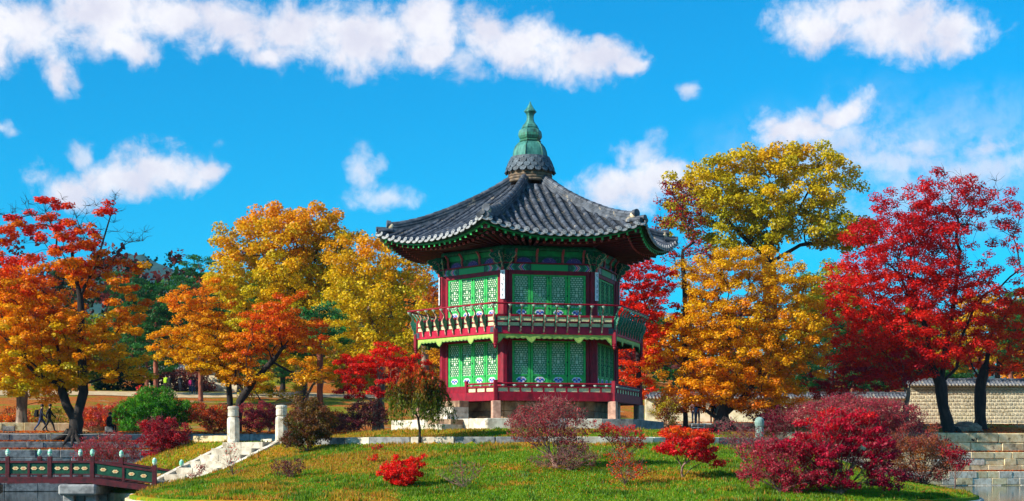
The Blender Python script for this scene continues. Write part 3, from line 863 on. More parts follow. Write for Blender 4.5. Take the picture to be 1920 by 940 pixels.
def pavilion():
    root = thing('pavilion', 'two storey hexagonal pavilion, crimson and green, grey tiled roof and copper finial', 'pavilion', (PX, PY, ZP))
    OFF = (0, 0, -ZP)
    def per_face(name, me, parent=root, faces=TH):
        return [link(name, me, parent, OFF if parent is root else None, th) for th in faces]
    rc = 4.0
    # ---- stone plinth blocks and stub posts under the lower deck
    rnd = random.Random(3)
    pl = [link('stone_plinth', MB().lathe([(rc - .12, ZP), (rc - .12, 4.40)], 6, phase=T0 - math.radians(120)).mesh('stone_plinth', M_mortar), root, OFF)]
    a = rc * C30
    for th in TH[:3]:
        for r_, (za, zb) in enumerate(((3.6, 3.98), (3.98, 4.40))):
            x = -rc / 2
            while x < rc / 2 - .05:
                l = rnd.uniform(.5, 1.1)
                if rc / 2 - x - l < .35: l = rc / 2 - x
                b = MB(); b.cbox((x + l / 2, -a + .1, (za + zb) / 2), (l - .015, .3, zb - za - .012), .02, jit=.006, rnd=rnd)
                b.build('block', M_tanstone, pl[0], None, th); x += l
    R = 5.18
    b = MB(); b.cbox((-R / 2, -R * C30, (ZP + 4.37) / 2), (.36, .36, 4.37 - ZP), .02); per_face('stone_post', b.mesh('stone_post', M_ppost))
    b = MB(); b.cbox((-.05, -4.05, (ZP + 4.37) / 2), (.3, .3, 4.37 - ZP), .02); per_face('stone_post', b.mesh('stone_post', M_ppost))
    # ---- lower deck
    Rd = 5.3; ad = Rd * C30
    b = MB(); b.lathe([(Rd - .25, 4.42), (Rd - .25, 4.70)], 6, phase=T0 - math.radians(120)); b.build('lower_deck', M_wood, root, OFF)
    b = MB(); b.cbox((0, -ad + .1, 4.56), (Rd - .1, .2, .38), .015); per_face('deck_beam', b.mesh('deck_beam', M_red))
    # lower railing, one for each side
    def lower_rail(segs, posts_x):
        parts = {}
        bx = MB(); [bx.box(((x0 + x1) / 2, -ad + .08, 5.10), (x1 - x0, .075, .07)) for x0, x1 in segs]
        mid = MB(); [mid.box(((x0 + x1) / 2, -ad + .08, 4.965), (x1 - x0, .09, .05)) for x0, x1 in segs]
        return bx, mid
    def build_lower(th, segs):
        for x0, x1 in segs:
            e = thing_part('lower_railing', root, OFF, th)
            b = MB(); b.tube([(x0, -ad + .08, 5.11), (x1, -ad + .08, 5.11)], .045, 8); b.build('handrail', M_red, e)
            b = MB(); b.box(((x0 + x1) / 2, -ad + .08, 4.965), (x1 - x0, .1, .05)); b.build('middle_rail', M_red, e)
            n = max(1, round((x1 - x0) / .53)); w = (x1 - x0) / n
            for i in range(n + 1):
                b = MB(); b.box((x0 + i * w, -ad + .082, 4.845), (.07 if 0 < i < n else .1, .085, .19)); b.build('stile', M_red, e)
                if i < n:
                    link('panel', panel_me, e, (x0 + (i + .5) * w, 0, 0)).scale = (w - .06, 1, 1)
                    link('lotus_cup', cup_me, e, (x0 + (i + .5) * w, 0, 0))
        return
    def thing_part(name, parent, loc, th):
        e = bpy.data.objects.new(name, None); COL.objects.link(e); e.parent = parent; e.location = loc; e.rotation_euler = (0, 0, th); e.empty_display_size = .2
        return e
    b = MB(); b.box((0, -ad + .10, 4.85), (1, .03, .16)); panel_me = b.mesh('panel', M_panelcream)
    b = MB(); b.lathe([(.03, 4.99), (.045, 5.0), (.085, 5.045), (.085, 5.055), (.03, 5.07)], 8, c=(0, -ad + .08)); cup_me = b.mesh('lotus_cup', M_cup)
    for k, th in enumerate(TH):
        build_lower(th, [(-2.55, -.95), (.80, 2.55)] if k == 1 else [(-2.55, 2.55)])
    b = MB(); b.cbox((-Rd / 2 + .03, -ad + .06, 4.80), (.16, .16, .92), .01); per_face('rail_post', b.mesh('rail_post', M_red))
    b = MB(); b.cbox((.75, -ad + .06, 4.80), (.13, .13, .92), .01); b.cbox((-.9, -ad + .06, 4.80), (.13, .13, .92), .01); link('rail_post', b.mesh('rail_post', M_red), root, OFF, TH[1])
    # ---- columns
    for (z0, z1) in ((4.70, 7.25), (7.55, 10.06)):
        b = MB(); b.lathe([(.215, z0), (.20, (z0 + z1) / 2), (.195, z1)], 8, phase=math.pi / 8, c=(-rc / 2, -rc * C30)); per_face('column', b.mesh('column', M_red))
    # ---- walls and doors
    lat = lattice_mesh(); a = rc * C30
    for (zs, zt, ztop, zb) in ((5.10, 7.02, 7.24, 4.70), (8.02, 9.89, 10.06, 7.55)):
        b = MB()
        b.box((0, -a, (zb + zs) / 2), (3.62, .16, zs - zb)); b.box((0, -a, (zt + ztop) / 2), (3.62, .18, ztop - zt))
        for sx in (-1, 1): b.box((sx * 1.735, -a, (zs + zt) / 2), (.15, .15, zt - zs))
        per_face('door_frame', b.mesh('door_frame', M_red))
        dm = door_meshes(zt - zs)
        for th in TH:
            for i in range(4):
                dx = (i - 1.5) * .83
                d = link('door', dm['frame'], root, None, th); d.location = Vector((math.cos(th) * dx + math.sin(th) * (a + .012), math.sin(th) * dx - math.cos(th) * (a + .012), zs - ZP))
                link('lattice', dm['lattice'], d); link('paper', dm['paper'], d); link('cloud_motif', dm['motif'], d)
                if i in (1, 2): link('hinge', dm['hinge'], d)
    # little cream vents in the sill beam of the entrance side
    # ---- balcony
    b = MB(); b.lathe([(Rd - .22, 7.26), (Rd - .22, 7.57)], 6, phase=T0 - math.radians(120)); b.build('balcony_deck', M_soffit, root, OFF)
    b = MB(); b.cbox((0, -ad + .08, 7.375), (Rd - .08, .18, .31), .012); per_face('balcony_beam', b.mesh('balcony_beam', M_redbeam))
    b = MB()
    for sx in (-1, 1): b.box((sx * (Rd / 2 - .16), -ad + .075, 7.40), (.26, .192, .24))
    per_face('beam_iron', b.mesh('beam_iron', mat('slate_strap', lin(74, 84, 92), lin(50, 60, 68), 8, .5)))
    n = 10; w = (Rd - .16) / n
    pb = MB(); pb.box((0, -ad + .07, 7.645), (w - .07, .03, .15)); pm1 = pb.mesh('panel', M_panelcream)
    pb = MB(); pb.box((0, -ad + .07, 7.885), (w - .07, .03, .17)); pm2 = pb.mesh('panel', M_panelcream)
    st = MB(); st.box((0, -ad + .07, 7.78), (.075, .09, .50)); stm = st.mesh('stile', M_red)
    bal_me = baluster_mesh(ad); cupb = MB(); cupb.lathe([(.02, 8.36), (.035, 8.38), (.085, 8.43), (.09, 8.445), (.03, 8.455)], 10, c=(0, -ad - .30)); cup2 = cupb.mesh('lotus_cup', M_cup)
    hr = MB(); Rh = Rd + .30 / C30; hr.tube([(-Rh / 2, -ad - .30, 8.49), (Rh / 2, -ad - .30, 8.49)], .04, 8); hrm = hr.mesh('handrail', M_red)
    rl = MB()
    for z, h in ((7.55, .05), (7.765, .05), (8.02, .09)): rl.box((0, -ad + .07, z), (Rd - .16, .10, h))
    rlm = rl.mesh('rail_frame', M_red)
    for th in TH:
        e = thing_part('balcony_railing', root, OFF, th)
        link('handrail', hrm, e); link('rail_frame', rlm, e)
        for i in range(n + 1):
            x = -Rd / 2 + .08 + i * w
            link('stile', stm, e, (x, 0, 0))
            if i < n:
                link('panel', pm1, e, (x + w / 2, 0, 0)); link('panel', pm2, e, (x + w / 2, 0, 0))
            if 0 < i < n: link('baluster', bal_me, e, (x, 0, 0)); link('lotus_cup', cup2, e, (x, 0, 0))
    # corner balusters point outward along the diagonals
    for th in TH:
        o = link('corner_baluster', bal_me, root, None, th - math.pi / 6)
        dd = (Rd - ad) - .02
        o.location = Vector((math.sin(th - math.pi / 6) * dd, -math.cos(th - math.pi / 6) * dd, -ZP))
        o2 = link('lotus_cup', cup2, o)
    # valance with two long points, and its dark outline
    def vpoly(grow, zt):
        pts = [(-Rd / 2 + .14, zt), (Rd / 2 - .14, zt)]
        xs = np.linspace(Rd / 2 - .14, -Rd / 2 + .14, 161); low = []
        for x in xs:
            f = abs(math.sin((x + Rd) * math.pi / .235)) ** .8 * .045
            z = 7.10 - .02 - f
            for c in (-1.05, 1.05): z -= .22 * max(0, 1 - abs(x - c) / .22) ** 1.0 * (1 if abs(x - c) < .22 else 0)
            z -= .26 * max(0, (abs(x) - (Rd / 2 - .36)) / .22)
            low.append((x, z - grow))
        return pts + low
    b = MB(); b.prism(vpoly(0, 7.235), -ad + .03, -ad + .07); vm = b.mesh('valance', M_valance)
    b = MB(); b.prism(vpoly(.022, 7.225), -ad + .045, -ad + .085); vm2 = b.mesh('valance_outline', M_valedge)
    b = MB()
    pts = vpoly(-.03, 0)[2:]
    for p, q in zip(pts[:-1], pts[1:]):
        b.add([(p[0], -ad + .026, p[1]), (q[0], -ad + .026, q[1]), (q[0], -ad + .026, q[1] + .012), (p[0], -ad + .026, p[1] + .012)], [(0, 1, 2, 3)])
    vm3 = b.mesh('painted_line', M_valedge)
    for v in per_face('valance', vm): link('valance_outline', vm2, v); link('painted_line', vm3, v)
    b = MB(); b.cbox((-Rd / 2 + .02, -ad + .02, 7.16), (.16, .16, .62), .012)
    b.lathe([(.05, 6.86), (.10, 6.82), (.095, 6.75), (.06, 6.72), (.075, 6.68), (.05, 6.62), (.01, 6.60)], 10, c=(-Rd / 2 + .02, -ad + .02)); per_face('corner_pendant', b.mesh('corner_pendant', M_red))
    # ---- beams above the upper doors
    b = MB(); b.box((0, -a - .01, 10.20), (3.9, .22, .27)); per_face('painted_beam', b.mesh('painted_beam', M_danch))
    b = MB(); b.box((0, -a - .05, 10.365), (4.1, .34, .05)); per_face('red_plate', b.mesh('red_plate', M_red))
    b = MB(); b.box((0, -a + .04, 10.54), (4.0, .1, .34)); per_face('frieze_board', b.mesh('frieze_board', M_deepg))
    arch = [(-.34, 10.40)] + [(.34 * math.cos(t), 10.40 + .23 * math.sin(t)) for t in np.linspace(math.pi, 0, 13)] + [(.34, 10.40)]
    b = MB(); b.prism(arch[1:-1], -a - .04, -a, 0); b.box((0, -a - .045, 10.405), (.74, .03, .03), 1); am = b.mesh('frieze_arch', [M_purple, M_red])
    for th in TH:
        for dx in (-1.12, 0, 1.12):
            o = link('frieze_arch', am, root, None, th); o.location = Vector((math.cos(th) * dx, math.sin(th) * dx, -ZP))
    b = MB(); b.box((0, -a, 10.80), (4.02, .2, .22)); per_face('upper_beam', b.mesh('upper_beam', M_beamg))
    b = MB(); b.tube([(-2.05, -a, 11.02), (2.05, -a, 11.02)], .13, 10); per_face('purlin', b.mesh('purlin', M_deepg))
    # brackets
    sc = scroll_mesh()
    for th in TH:
        for ang, k in ((-math.pi / 6, 1.0), (-math.pi / 6 - math.pi / 2.6, .82), (-math.pi / 6 + math.pi / 2.6, .82)):
            o = link('bracket', sc['plate'], root, None, th + ang)
            cd = th - math.pi / 6
            o.location = Vector((math.sin(cd) * (rc - .02), -math.cos(cd) * (rc - .02), 10.0 - ZP)); o.scale = (1, k, 1)
            link('bracket_rim', sc['rim'], o)
        cd = th - math.pi / 6
        o = link('bracket_tongue', sc['tongue'], root, None, cd); o.location = Vector((math.sin(cd) * (rc + .16), -math.cos(cd) * (rc + .16), 9.98 - ZP))
        for dx in (-1.52, -.58, .58, 1.52):
            o = link('bracket_tongue', sc['tongue'], root, None, th)
            o.location = Vector((math.cos(th) * dx + math.sin(th) * (a + .08), math.sin(th) * dx - math.cos(th) * (a + .08), 10.36 - ZP)); o.scale = (1, 1.0, .72)
    # ---- hanging boards with ink writing on the upper columns
    for k, th in enumerate(TH[:3] + [TH[4]]):
        cd = th - math.pi / 6
        rr = rc + .215
        e = link('hanging_board', MB().cbox((0, 0, 0), (.20, .03, 1.25), .006).mesh('hanging_board', M_signw), root, None, cd)
        e.location = Vector((math.sin(cd) * rr, -math.cos(cd) * rr, 9.42 - ZP))
        e['label'] = 'white vertical board with dark brush writing'
        b = MB(); rs = random.Random(k)
        for j in range(5):
            zc = .48 - j * .235
            for q in range(5):
                if rs.random() < .6: b.box((rs.uniform(-.02, .02), -.0175, zc + (q - 2) * .028), (rs.uniform(.05, .11), .004, .012))
                else: b.box((rs.uniform(-.05, .05), -.0175, zc + (q - 2) * .022), (.013, .004, rs.uniform(.04, .09)))
        b.build('brush_writing', M_ink, e)
    roof(root, OFF, per_face, thing_part)
    return root


def lattice_mesh(): return None


def door_meshes(h):
    w = .81; pw = .60                            # leaf width, lattice width
    z0 = .06; zp = .40; zl = .46; zt = h - .07
    b = MB(); t = .045
    for sx in (-1, 1): b.box((sx * (w / 2 - .05), 0, h / 2), (.095, t, h))
    for (za, zb) in ((0, z0), (zp, zl), (zt, h)): b.box((0, 0, (za + zb) / 2), (w - .195, t - .004, zb - za))
    b.box((0, .006, (z0 + zp) / 2), (w - .195, .015, zp - z0))
    fr = b.mesh('door', M_green)
    b = MB(); b.box((0, .014, (zl + zt) / 2), (w - .19, .006, zt - zl)); pa = b.mesh('paper', M_paper)
    # lattice: rows of brick-like cells with two large open squares in the middle
    b = MB(); H = zt - zl; y = -.006; th = .022; s = .024
    def hbar(x0, x1, z): b.box(((x0 + x1) / 2, y, zl + z), (x1 - x0, th, s))
    def vbar(x, za, zb): b.box((x, y - .002, zl + (za + zb) / 2), (s, th, zb - za))
    nrow = 15; dz = H / nrow; W2 = pw / 2 + .005
    sq = ((6.0, 8.0), (9.0, 11.0)) if False else ((5.0, 7.0), (8.0, 10.0))
    for i in range(nrow + 1):
        z = i * dz
        inside = any(lo < i < hi for lo, hi in sq)
        if inside: hbar(-W2, -.08, z); hbar(.08, W2, z)
        else: hbar(-W2, W2, z)
    for i in range(nrow):
        za, zb = i * dz, (i + 1) * dz
        if any(lo <= i < hi for lo, hi in sq):
            for x in (-.08, .08): vbar(x, za, zb)
            vbar(-.235, za, zb); vbar(.235, za, zb)
            if (i % 2): vbar(-.165, za, zb); vbar(.165, za, zb)
        else:
            for x in ((-.2, -.06, .06, .2) if i % 2 else (-.27, -.12, 0, .12, .27)): vbar(x, za, zb)
    vbar(-W2, 0, H); vbar(W2, 0, H)
    la = b.mesh('lattice', M_lattice)
    b = MB(); zc = (z0 + zp) / 2 + .005
    b.prism(lobed(.225, .13, 6, .12, cz=zc), -.012, 0, 0)
    for sx in (-1, 1): b.prism(lobed(.075, .05, 5, .3, 20, cx=sx * .10, cz=zc + .01), -.016, 0, 1)
    b.prism(lobed(.05, .05, 5, .3, 20, cz=zc - .05), -.017, 0, 1); b.prism(lobed(.04, .035, 5, .2, 16, cz=zc + .055), -.017, 0, 2)
    for sx in (-1, 1): b.prism(lobed(.03, .03, 4, .2, 12, cx=sx * .16, cz=zc - .05), -.016, 0, 3)
    mo = b.mesh('cloud_motif', [M_motifw, M_blue, M_rose, M_deepg])
    b = MB()
    for z in (.42, h * .52, h - .12): b.box((w / 2 - .012, -.03, z), (.05, .02, .07))
    hi = b.mesh('hinge', M_ink)
    return dict(frame=fr, paper=pa, lattice=la, motif=mo, hinge=hi)


def baluster_mesh(ad):
    """carved bracket baluster: leafy lower part swelling outward, thin S neck to the handrail; plate in the y-z plane"""
    prof = [(.02, 7.30), (.07, 7.34), (.09, 7.44), (.115, 7.52), (.10, 7.57), (.15, 7.66), (.215, 7.74), (.20, 7.80), (.25, 7.88), (.265, 7.97), (.22, 8.03), (.175, 8.08), (.175, 8.17), (.235, 8.27), (.315, 8.34), (.33, 8.38),
            (.27, 8.39), (.25, 8.34), (.175, 8.28), (.11, 8.19), (.09, 8.08), (.05, 8.00), (.0, 7.95), (.0, 7.30)]
    b = MB()
    M = Matrix(((0, 1, 0, 0), (-1, 0, 0, -ad), (0, 0, 1, 0), (0, 0, 0, 1)))        # x -> outward
    b.prism(prof, -.028, .028, 0, 1, M)
    return b.mesh('baluster', [M_bal, M_baledge])


def scroll_mesh():
    b = MB(); M = Matrix(((0, 1, 0, 0), (-1, 0, 0, 0), (0, 0, 1, 0), (0, 0, 0, 1)))
    prof = [(0, 0), (.12, .02), (.20, .10), (.17, .17), (.27, .20), (.36, .29), (.31, .37), (.43, .39), (.55, .49), (.50, .58), (.64, .60), (.78, .72), (.70, .82), (.55, .84), (.40, .92), (0, .95)]
    b.prism(prof, -.05, .05, 0, 0, M); plate = b.mesh('bracket', M_deepg)
    b = MB()
    edge = [(x * 1.02 + .006, z - .012) for x, z in prof[1:13]]
    path = [M @ Vector((x, 0, z)) for x, z in edge]
    b.tube(path, .028, 5)
    for (cx, cz, r) in ((.16, .38, .09), (.30, .58, .10), (.48, .70, .07), (.12, .66, .08)):
        for sd in (-.055, .055):
            b.tube([M @ Vector((cx + r * math.cos(t) * (1 - t / 9), sd, cz + r * math.sin(t) * (1 - t / 9))) for t in np.linspace(0, 5.2, 14)], .011, 4)
    rim = b.mesh('bracket_rim', mat('bracket_pink', lin(214, 150, 130), lin(110, 170, 130), 10, .55))
    b = MB()
    pts = [(0, -.0, 0), (0, -.05, .12), (0, -.09, .3), (0, -.07, .5), (0, -.14, .68), (0, -.26, .84)]
    b.tube(pts, [.05, .055, .05, .055, .06, .05], 6)
    for p in pts[1:5]: b.tube([(p[0], p[1], p[2] - .012), (p[0], p[1], p[2] + .012)], .066, 6)
    tongue = b.mesh('bracket_tongue', M_pink, True)
    return dict(plate=plate, rim=rim, tongue=tongue)


def roof(root, OFF, per_face, thing_part):
    rf = bpy.data.objects.new('roof', None); COL.objects.link(rf); rf.parent = root; rf.location = OFF; rf.empty_display_size = .3
    # ---- roof deck and soffit sheets
    def sheet(zoff, a_in, a_out, m, name, flip=False, soff=False):
        b = MB(); na, nu = 22, 24; vs = []
        for i in range(na + 1):
            for j in range(nu + 1):
                s = -1 + 2 * j / nu
                aa = a_in + (a_out - a_in) * i / na
                aa2 = aa - .13 * (1 - s * s) * max(0, (aa - 3) / 3.06) ** 2
                if soff:
                    f = i / na
                    p = S(aa2, s * aa2 * T30); top = p.z - .16
                    z = 11.42 + (top - 11.42) * f ** 1.25 - .10 * math.sin(f * math.pi) + .0
                    vs.append((p.x, p.y, min(z, top)))
                else:
                    p = S(aa2, s * aa2 * T30, zoff); vs.append(tuple(p))
        fs = [(i * (nu + 1) + j, (i + 1) * (nu + 1) + j, (i + 1) * (nu + 1) + j + 1, i * (nu + 1) + j + 1) for i in range(na) for j in range(nu)]
        b.add(vs, fs)
        me = b.mesh(name, m, True)
        return [link(name, me, rf, None, th) for th in TH]
    sheet(-.06, .70, 6.02, M_pan, 'roof_deck')
    sheet(0, 3.2, 5.9, M_soffit, 'soffit', soff=True)
    # ---- pan tiles between the rows: short stepped plates, joined
    pitch = .40; rows = list(range(-8, 9))
    b = MB()
    for gi in range(-9, 9):
        uc = (gi + .5) * pitch
        amin = abs(uc) / T30 + .12
        am = float(eave_a(uc)) + .03
        k = 0; aa = am
        while aa > max(amin, .95):
            a2 = aa - .135
            hw = .115
            pts = []
            for (av, lf) in ((aa, .012), (a2 - .02, -.03)):
                for q in (-1, -.4, .4, 1):
                    p = S(av, uc + q * hw, lf + .035 * abs(q) ** 2 - .02); pts.append(tuple(p))
            for q in (-1, -.4, .4, 1):
                p = S(aa, uc + q * hw, -.035 + .035 * abs(q) ** 2 - .02); pts.append(tuple(p))
            b.add(pts, [(0, 1, 5, 4), (1, 2, 6, 5), (2, 3, 7, 6), (8, 9, 1, 0), (9, 10, 2, 1), (10, 11, 3, 2)])
            aa = a2
    pm = b.mesh('pan_tiles', M_pan)
    for th in TH:
        o = link('pan_tiles', pm, rf, None, th); o['kind'] = 'stuff'
    # ---- cover tiles
    t = MB(); nseg = 7
    for (y, r) in ((0, .112), (.40, .094)):
        pass
    vs = []; fs = []
    for (y, r) in ((-.01, .112), (.41, .094)):
        for k in range(nseg): vs.append((r * math.cos(math.pi * k / (nseg - 1)), y, r * math.sin(math.pi * k / (nseg - 1)) - .01))
    for k in range(nseg - 1): fs.append((k, k + 1, nseg + k + 1, nseg + k))
    fs.append(tuple(range(nseg))[::-1])
    t.add(vs, fs); tile_me = t.mesh('cover_tile', M_tile, False)
    tiles = []
    rnd = random.Random(9)
    for fi, th in enumerate(TH):
        Rz = Matrix.Rotation(th, 4, 'Z')
        for r in rows:
            u = r * pitch
            aa = float(eave_a(u)) + .05
            amin = abs(u) / T30 + .15
            while aa - .18 > max(amin, .95):
                a2 = aa - .35
                p = S(aa, u, .0); q = S(a2, u, .0)
                yv = (q - p).normalized(); xv = Vector((1, 0, 0)); zv = xv.cross(yv).normalized(); xv = yv.cross(zv)
                Mx = Matrix.Identity(4)
                for i_, v in enumerate((xv, yv, zv)):
                    for j_ in range(3): Mx[j_][i_] = v[j_]
                Mx = Matrix.Translation(p) @ Mx @ Matrix.Rotation(rnd.uniform(-.02, .02), 4, 'Z') @ Matrix.Diagonal((rnd.uniform(.95, 1.05), (q - p).length / .35, rnd.uniform(.93, 1.07), 1))
                Mw = Rz @ Mx
                c = Mw.translation + Vector((PX, PY, 0)); nrm = (Mw.to_3x3() @ Vector((0, 0, 1)))
                view = (Vector((0, 0, CAMZ)) - c); vis = nrm.dot(view.normalized())
                tiles.append((-vis / view.length, len(tiles), Mw, fi))
                aa = a2
    tiles.sort()
    keep = tiles[:300]; rest = tiles[300:]
    for (_, _, Mw, fi) in keep:
        o = link('cover_tile', tile_me, rf); o.matrix_local = Mw
    b = MB()
    for (_, _, Mw, fi) in rest: b.add(vs, fs, 0, Mw)
    o = b.build('far_cover_tiles', M_tile, rf); o['kind'] = 'stuff'
    # ---- eave ends: round discs and crescent drip tiles
    d = MB(); seg = 14
    d.tube([(0, -.03, 0), (0, .02, 0)], .112, seg); d.tube([(0, -.04, 0), (0, -.03, 0)], [.05, .07], 8); disc = d.mesh('eave_disc', M_eave)
    cr = MB(); outl = []
    for k in range(13):
        x = -.18 + .36 * k / 12; outl.append((x, .035 * (x / .18) ** 2 - .02))
    for k in range(12, -1, -1):
        x = -.18 + .36 * k / 12; outl.append((x, -.10 * math.sqrt(max(0, 1 - (x / .185) ** 2)) - .03 + .02 * (x / .18) ** 2))
    cr.prism(outl, -.02, .015, 0); dr = cr.mesh('drip_tile', M_eave)
    for th in TH:
        Rz = Matrix.Rotation(th, 4, 'Z')
        for r in rows:
            u = r * pitch; p = S(float(eave_a(u)) + .06, u, .03)
            o = link('eave_disc', disc, rf); o.matrix_local = Rz @ Matrix.Translation(p) @ Matrix.Rotation(math.radians(-20), 4, 'X')
        for gi in range(-9, 9):
            u = (gi + .5) * pitch; p = S(float(eave_a(u)) + .045, u, -.02)
            sl = S(float(eave_a(u + .1)), u + .1).z - S(float(eave_a(u - .1)), u - .1).z
            o = link('drip_tile', dr, rf); o.matrix_local = Rz @ Matrix.Translation(p) @ Matrix.Rotation(-math.atan2(sl, .2), 4, 'Y') @ Matrix.Rotation(math.radians(-18), 4, 'X')
    # ---- fascia strips following the curved eave
    def strip(da, z0, z1, th_, m, name):
        b = MB(); N = 40; vs = []
        for j in range(N + 1):
            u = (-1 + 2 * j / N) * (A1 + da) * T30
            aa = float(eave_a(u * A1 / (A1 + da))) + da
            z = S(aa, u).z
            zz = z
            vs += [(u, -aa, zz + z0), (u, -aa, zz + z1), (u, -aa + th_, zz + z1), (u, -aa + th_, zz + z0)]
        fs = []
        for j in range(N):
            o = j * 4
            for k in range(4): fs.append((o + k, o + (k + 1) % 4, o + 4 + (k + 1) % 4, o + 4 + k))
        b.add(vs, fs); me = b.mesh(name, m)
        for th in TH: link(name, me, rf, None, th)
    strip(-.10, -.20, -.075, .10, M_soffit, 'eave_board'); strip(-.16, -.27, -.20, .10, M_beamg, 'eave_fascia'); strip(-.82, -.50, -.42, .08, M_beamg, 'rafter_fascia')
    # ---- rafters
    nr = 19
    for th in TH:
        for i in range(nr):
            s = -1 + 2 * (i + .5) / nr
            ao = float(eave_a(s * A1 * T30)) - .80; ai = 3.3
            zo = S(ao + .1, s * ao * T30).z - .60
            b = rafter_me(True); p0 = Vector((s * ai * T30, -ai, 11.22)); p1 = Vector((s * ao * T30, -ao, zo))
            place_rod('rafter', b, rf, p0, p1, th)
            ao2 = float(eave_a(s * A1 * T30)) - .20; ai2 = 4.7
            zo2 = S(ao2 + .05, s * ao2 * T30).z - .335
            p0 = Vector((s * ai2 * T30, -ai2, zo2 + .02 + .05)); p1 = Vector((s * ao2 * T30, -ao2, zo2))
            place_rod('flying_rafter', rafter_me(False), rf, p0, p1, th)
    # hip rafters
    for th in TH:
        b = MB(); p0 = Vector((-3.5 / 2 * 1.0, -3.5 * C30, 11.15)); rr = 6.62; pc = S(rr * C30, -rr * C30 * T30).z - .36; p1 = Vector((-rr / 2, -rr * C30, pc))
        pm_ = Vector((-5.4 / 2, -5.4 * C30, S(5.4 * C30, -5.4 * C30 * T30).z - .62))
        for q0, q1 in ((p0, pm_), (pm_, p1)):
            dv = q1 - q0; zv = Vector((0, 0, 1)); sd = dv.cross(zv).normalized() * .1
            vs = [q0 - sd - zv * .13, q0 + sd - zv * .13, q1 + sd - zv * .13, q1 - sd - zv * .13, q0 - sd + zv * .13, q0 + sd + zv * .13, q1 + sd + zv * .13, q1 - sd + zv * .13]
            b.add(vs, [(0, 3, 2, 1), (4, 5, 6, 7), (0, 1, 5, 4), (2, 3, 7, 6), (1, 2, 6, 5), (0, 4, 7, 3)])
        b.build('hip_rafter', [M_redwood], rf, None, th)
    # ---- hip ridges with cap tiles
    for th in TH:
        path = []
        for r in np.linspace(.95, 6.35, 28):
            aa = r * C30; p = S(aa, -aa * T30); path.append(Vector((p.x, p.y, p.z)))
        path[-1].z += .03
        sd = Vector((math.cos(-math.pi / 6), math.sin(-math.pi / 6), 0))
        prof = [(-.20, -.08), (-.20, .06), (-.16, .07), (-.16, .12), (-.19, .13), (-.19, .18), (-.15, .19), (-.15, .24), (-.17, .25), (-.17, .29), (.17, .29), (.17, .25), (.15, .24), (.15, .19), (.19, .18), (.19, .13), (.16, .12), (.16, .07), (.20, .06), (.20, -.08)]
        b = MB(); vs = []; n = len(prof)
        for p in path: vs += [p + sd * x + Vector((0, 0, z)) for x, z in prof]
        fs = [(i * n + k, i * n + (k + 1) % n, (i + 1) * n + (k + 1) % n, (i + 1) * n + k) for i in range(len(path) - 1) for k in range(n)]
        fs += [tuple(range(n)), tuple(range((len(path) - 1) * n, len(path) * n))[::-1]]
        b.add(vs, fs); rg = b.build('hip_ridge', M_tile, root, OFF, th)
        L = 0; i = 0
        pts = path; cum = [0]
        for p, q in zip(pts[:-1], pts[1:]): cum.append(cum[-1] + (q - p).length)
        def at(s):
            j = min(max(int(np.searchsorted(cum, s)) - 1, 0), len(pts) - 2); f = (s - cum[j]) / (cum[j + 1] - cum[j]); return pts[j].lerp(pts[j + 1], f)
        s = cum[-1]
        while s > .25:
            p = at(s); q = at(max(s - .40, 0)); yv = (q - p); ln = yv.length; yv.normalize(); xv = sd.copy(); zv = xv.cross(yv).normalized(); 
            Mx = Matrix.Identity(4)
            for i_, v in enumerate((xv, yv, zv)):
                for j_ in range(3): Mx[j_][i_] = v[j_]
            o = link('ridge_tile', tile_me, rg); o.matrix_local = Matrix.Translation(p + Vector((0, 0, .285))) @ Mx @ Matrix.Diagonal((1.35, ln / .39, 1.15, 1))
            s -= .40
        e = path[-1]; out = Vector((-.5, -C30, 0))
        b = MB(); c = e + out * .05 + Vector((0, 0, .18)); b.lathe([(.02, -.17), (.14, -.15), (.185, -.02), (.17, .10), (.09, .17), (.01, .19)], 10, M=Matrix.Translation(c)); 
        b.build('ridge_end', mat('lime_plaster_warm', lin(226, 206, 172), lin(180, 150, 112), 6, .8), rg, smooth=True)
        b = MB(); b.tube([c + out * .02 + Vector((0, 0, .10)), c + out * .2 + Vector((0, 0, .11))], [.17, .18], 12); b.build('ridge_end_tile', M_tile, rg)
        for k, (rr, uo) in enumerate(((6.55, -.17), (6.55, .17))):
            b = MB(); p = e + out * .02 + sd * uo + Vector((0, 0, .0)); q = p + out * .62 + Vector((0, 0, -.06)); b.tube([p, q], [.10, .11], 10); b.build('corner_tile', M_tile, rg)
        b = MB(); p = e + out * .1 + Vector((0, 0, .05)); q = p + out * .62 + Vector((0, 0, .0)); b.tube([p, q], [.10, .115], 10); b.build('corner_tile', M_tile, rg)
    # ---- crown: stacked courses, scale tiles, copper finial
    ph = T0 - math.radians(120)
    b = MB(); prof = []
    for k in range(4):
        z = 14.45 + k * .13; r = 1.02 - .01 * k
        prof += [(r - .03, z), (r, z + .02), (r + .02, z + .07), (r, z + .115), (r - .03, z + .12)]
    b.lathe(prof, 24); cr = b.build('crown_courses', M_tan, root, OFF, 0)
    sm = MB(); half = [(.155 * math.cos(t), .155 * math.sin(t)) for t in np.linspace(math.pi, 2 * math.pi, 11)] + [(.155, .10), (-.155, .10)]
    sm.prism(half, -.02, .02); sme = sm.mesh('scale_tile', mat('scale_tile', lin(96, 108, 116), lin(54, 64, 72), 12, .6, rnd=.35))
    for row, (z, r, n) in enumerate(((15.02, 1.10, 20), (15.20, 1.05, 20), (15.38, .98, 18), (15.53, .90, 18))):
        for k in range(n):
            an = 2 * math.pi * (k + .5 * (row % 2)) / n
            o = link('scale_tile', sme, cr); o.matrix_local = Matrix.Rotation(an, 4, 'Z') @ Matrix.Translation((0, -r, z)) @ Matrix.Rotation(math.radians(-24), 4, 'X')
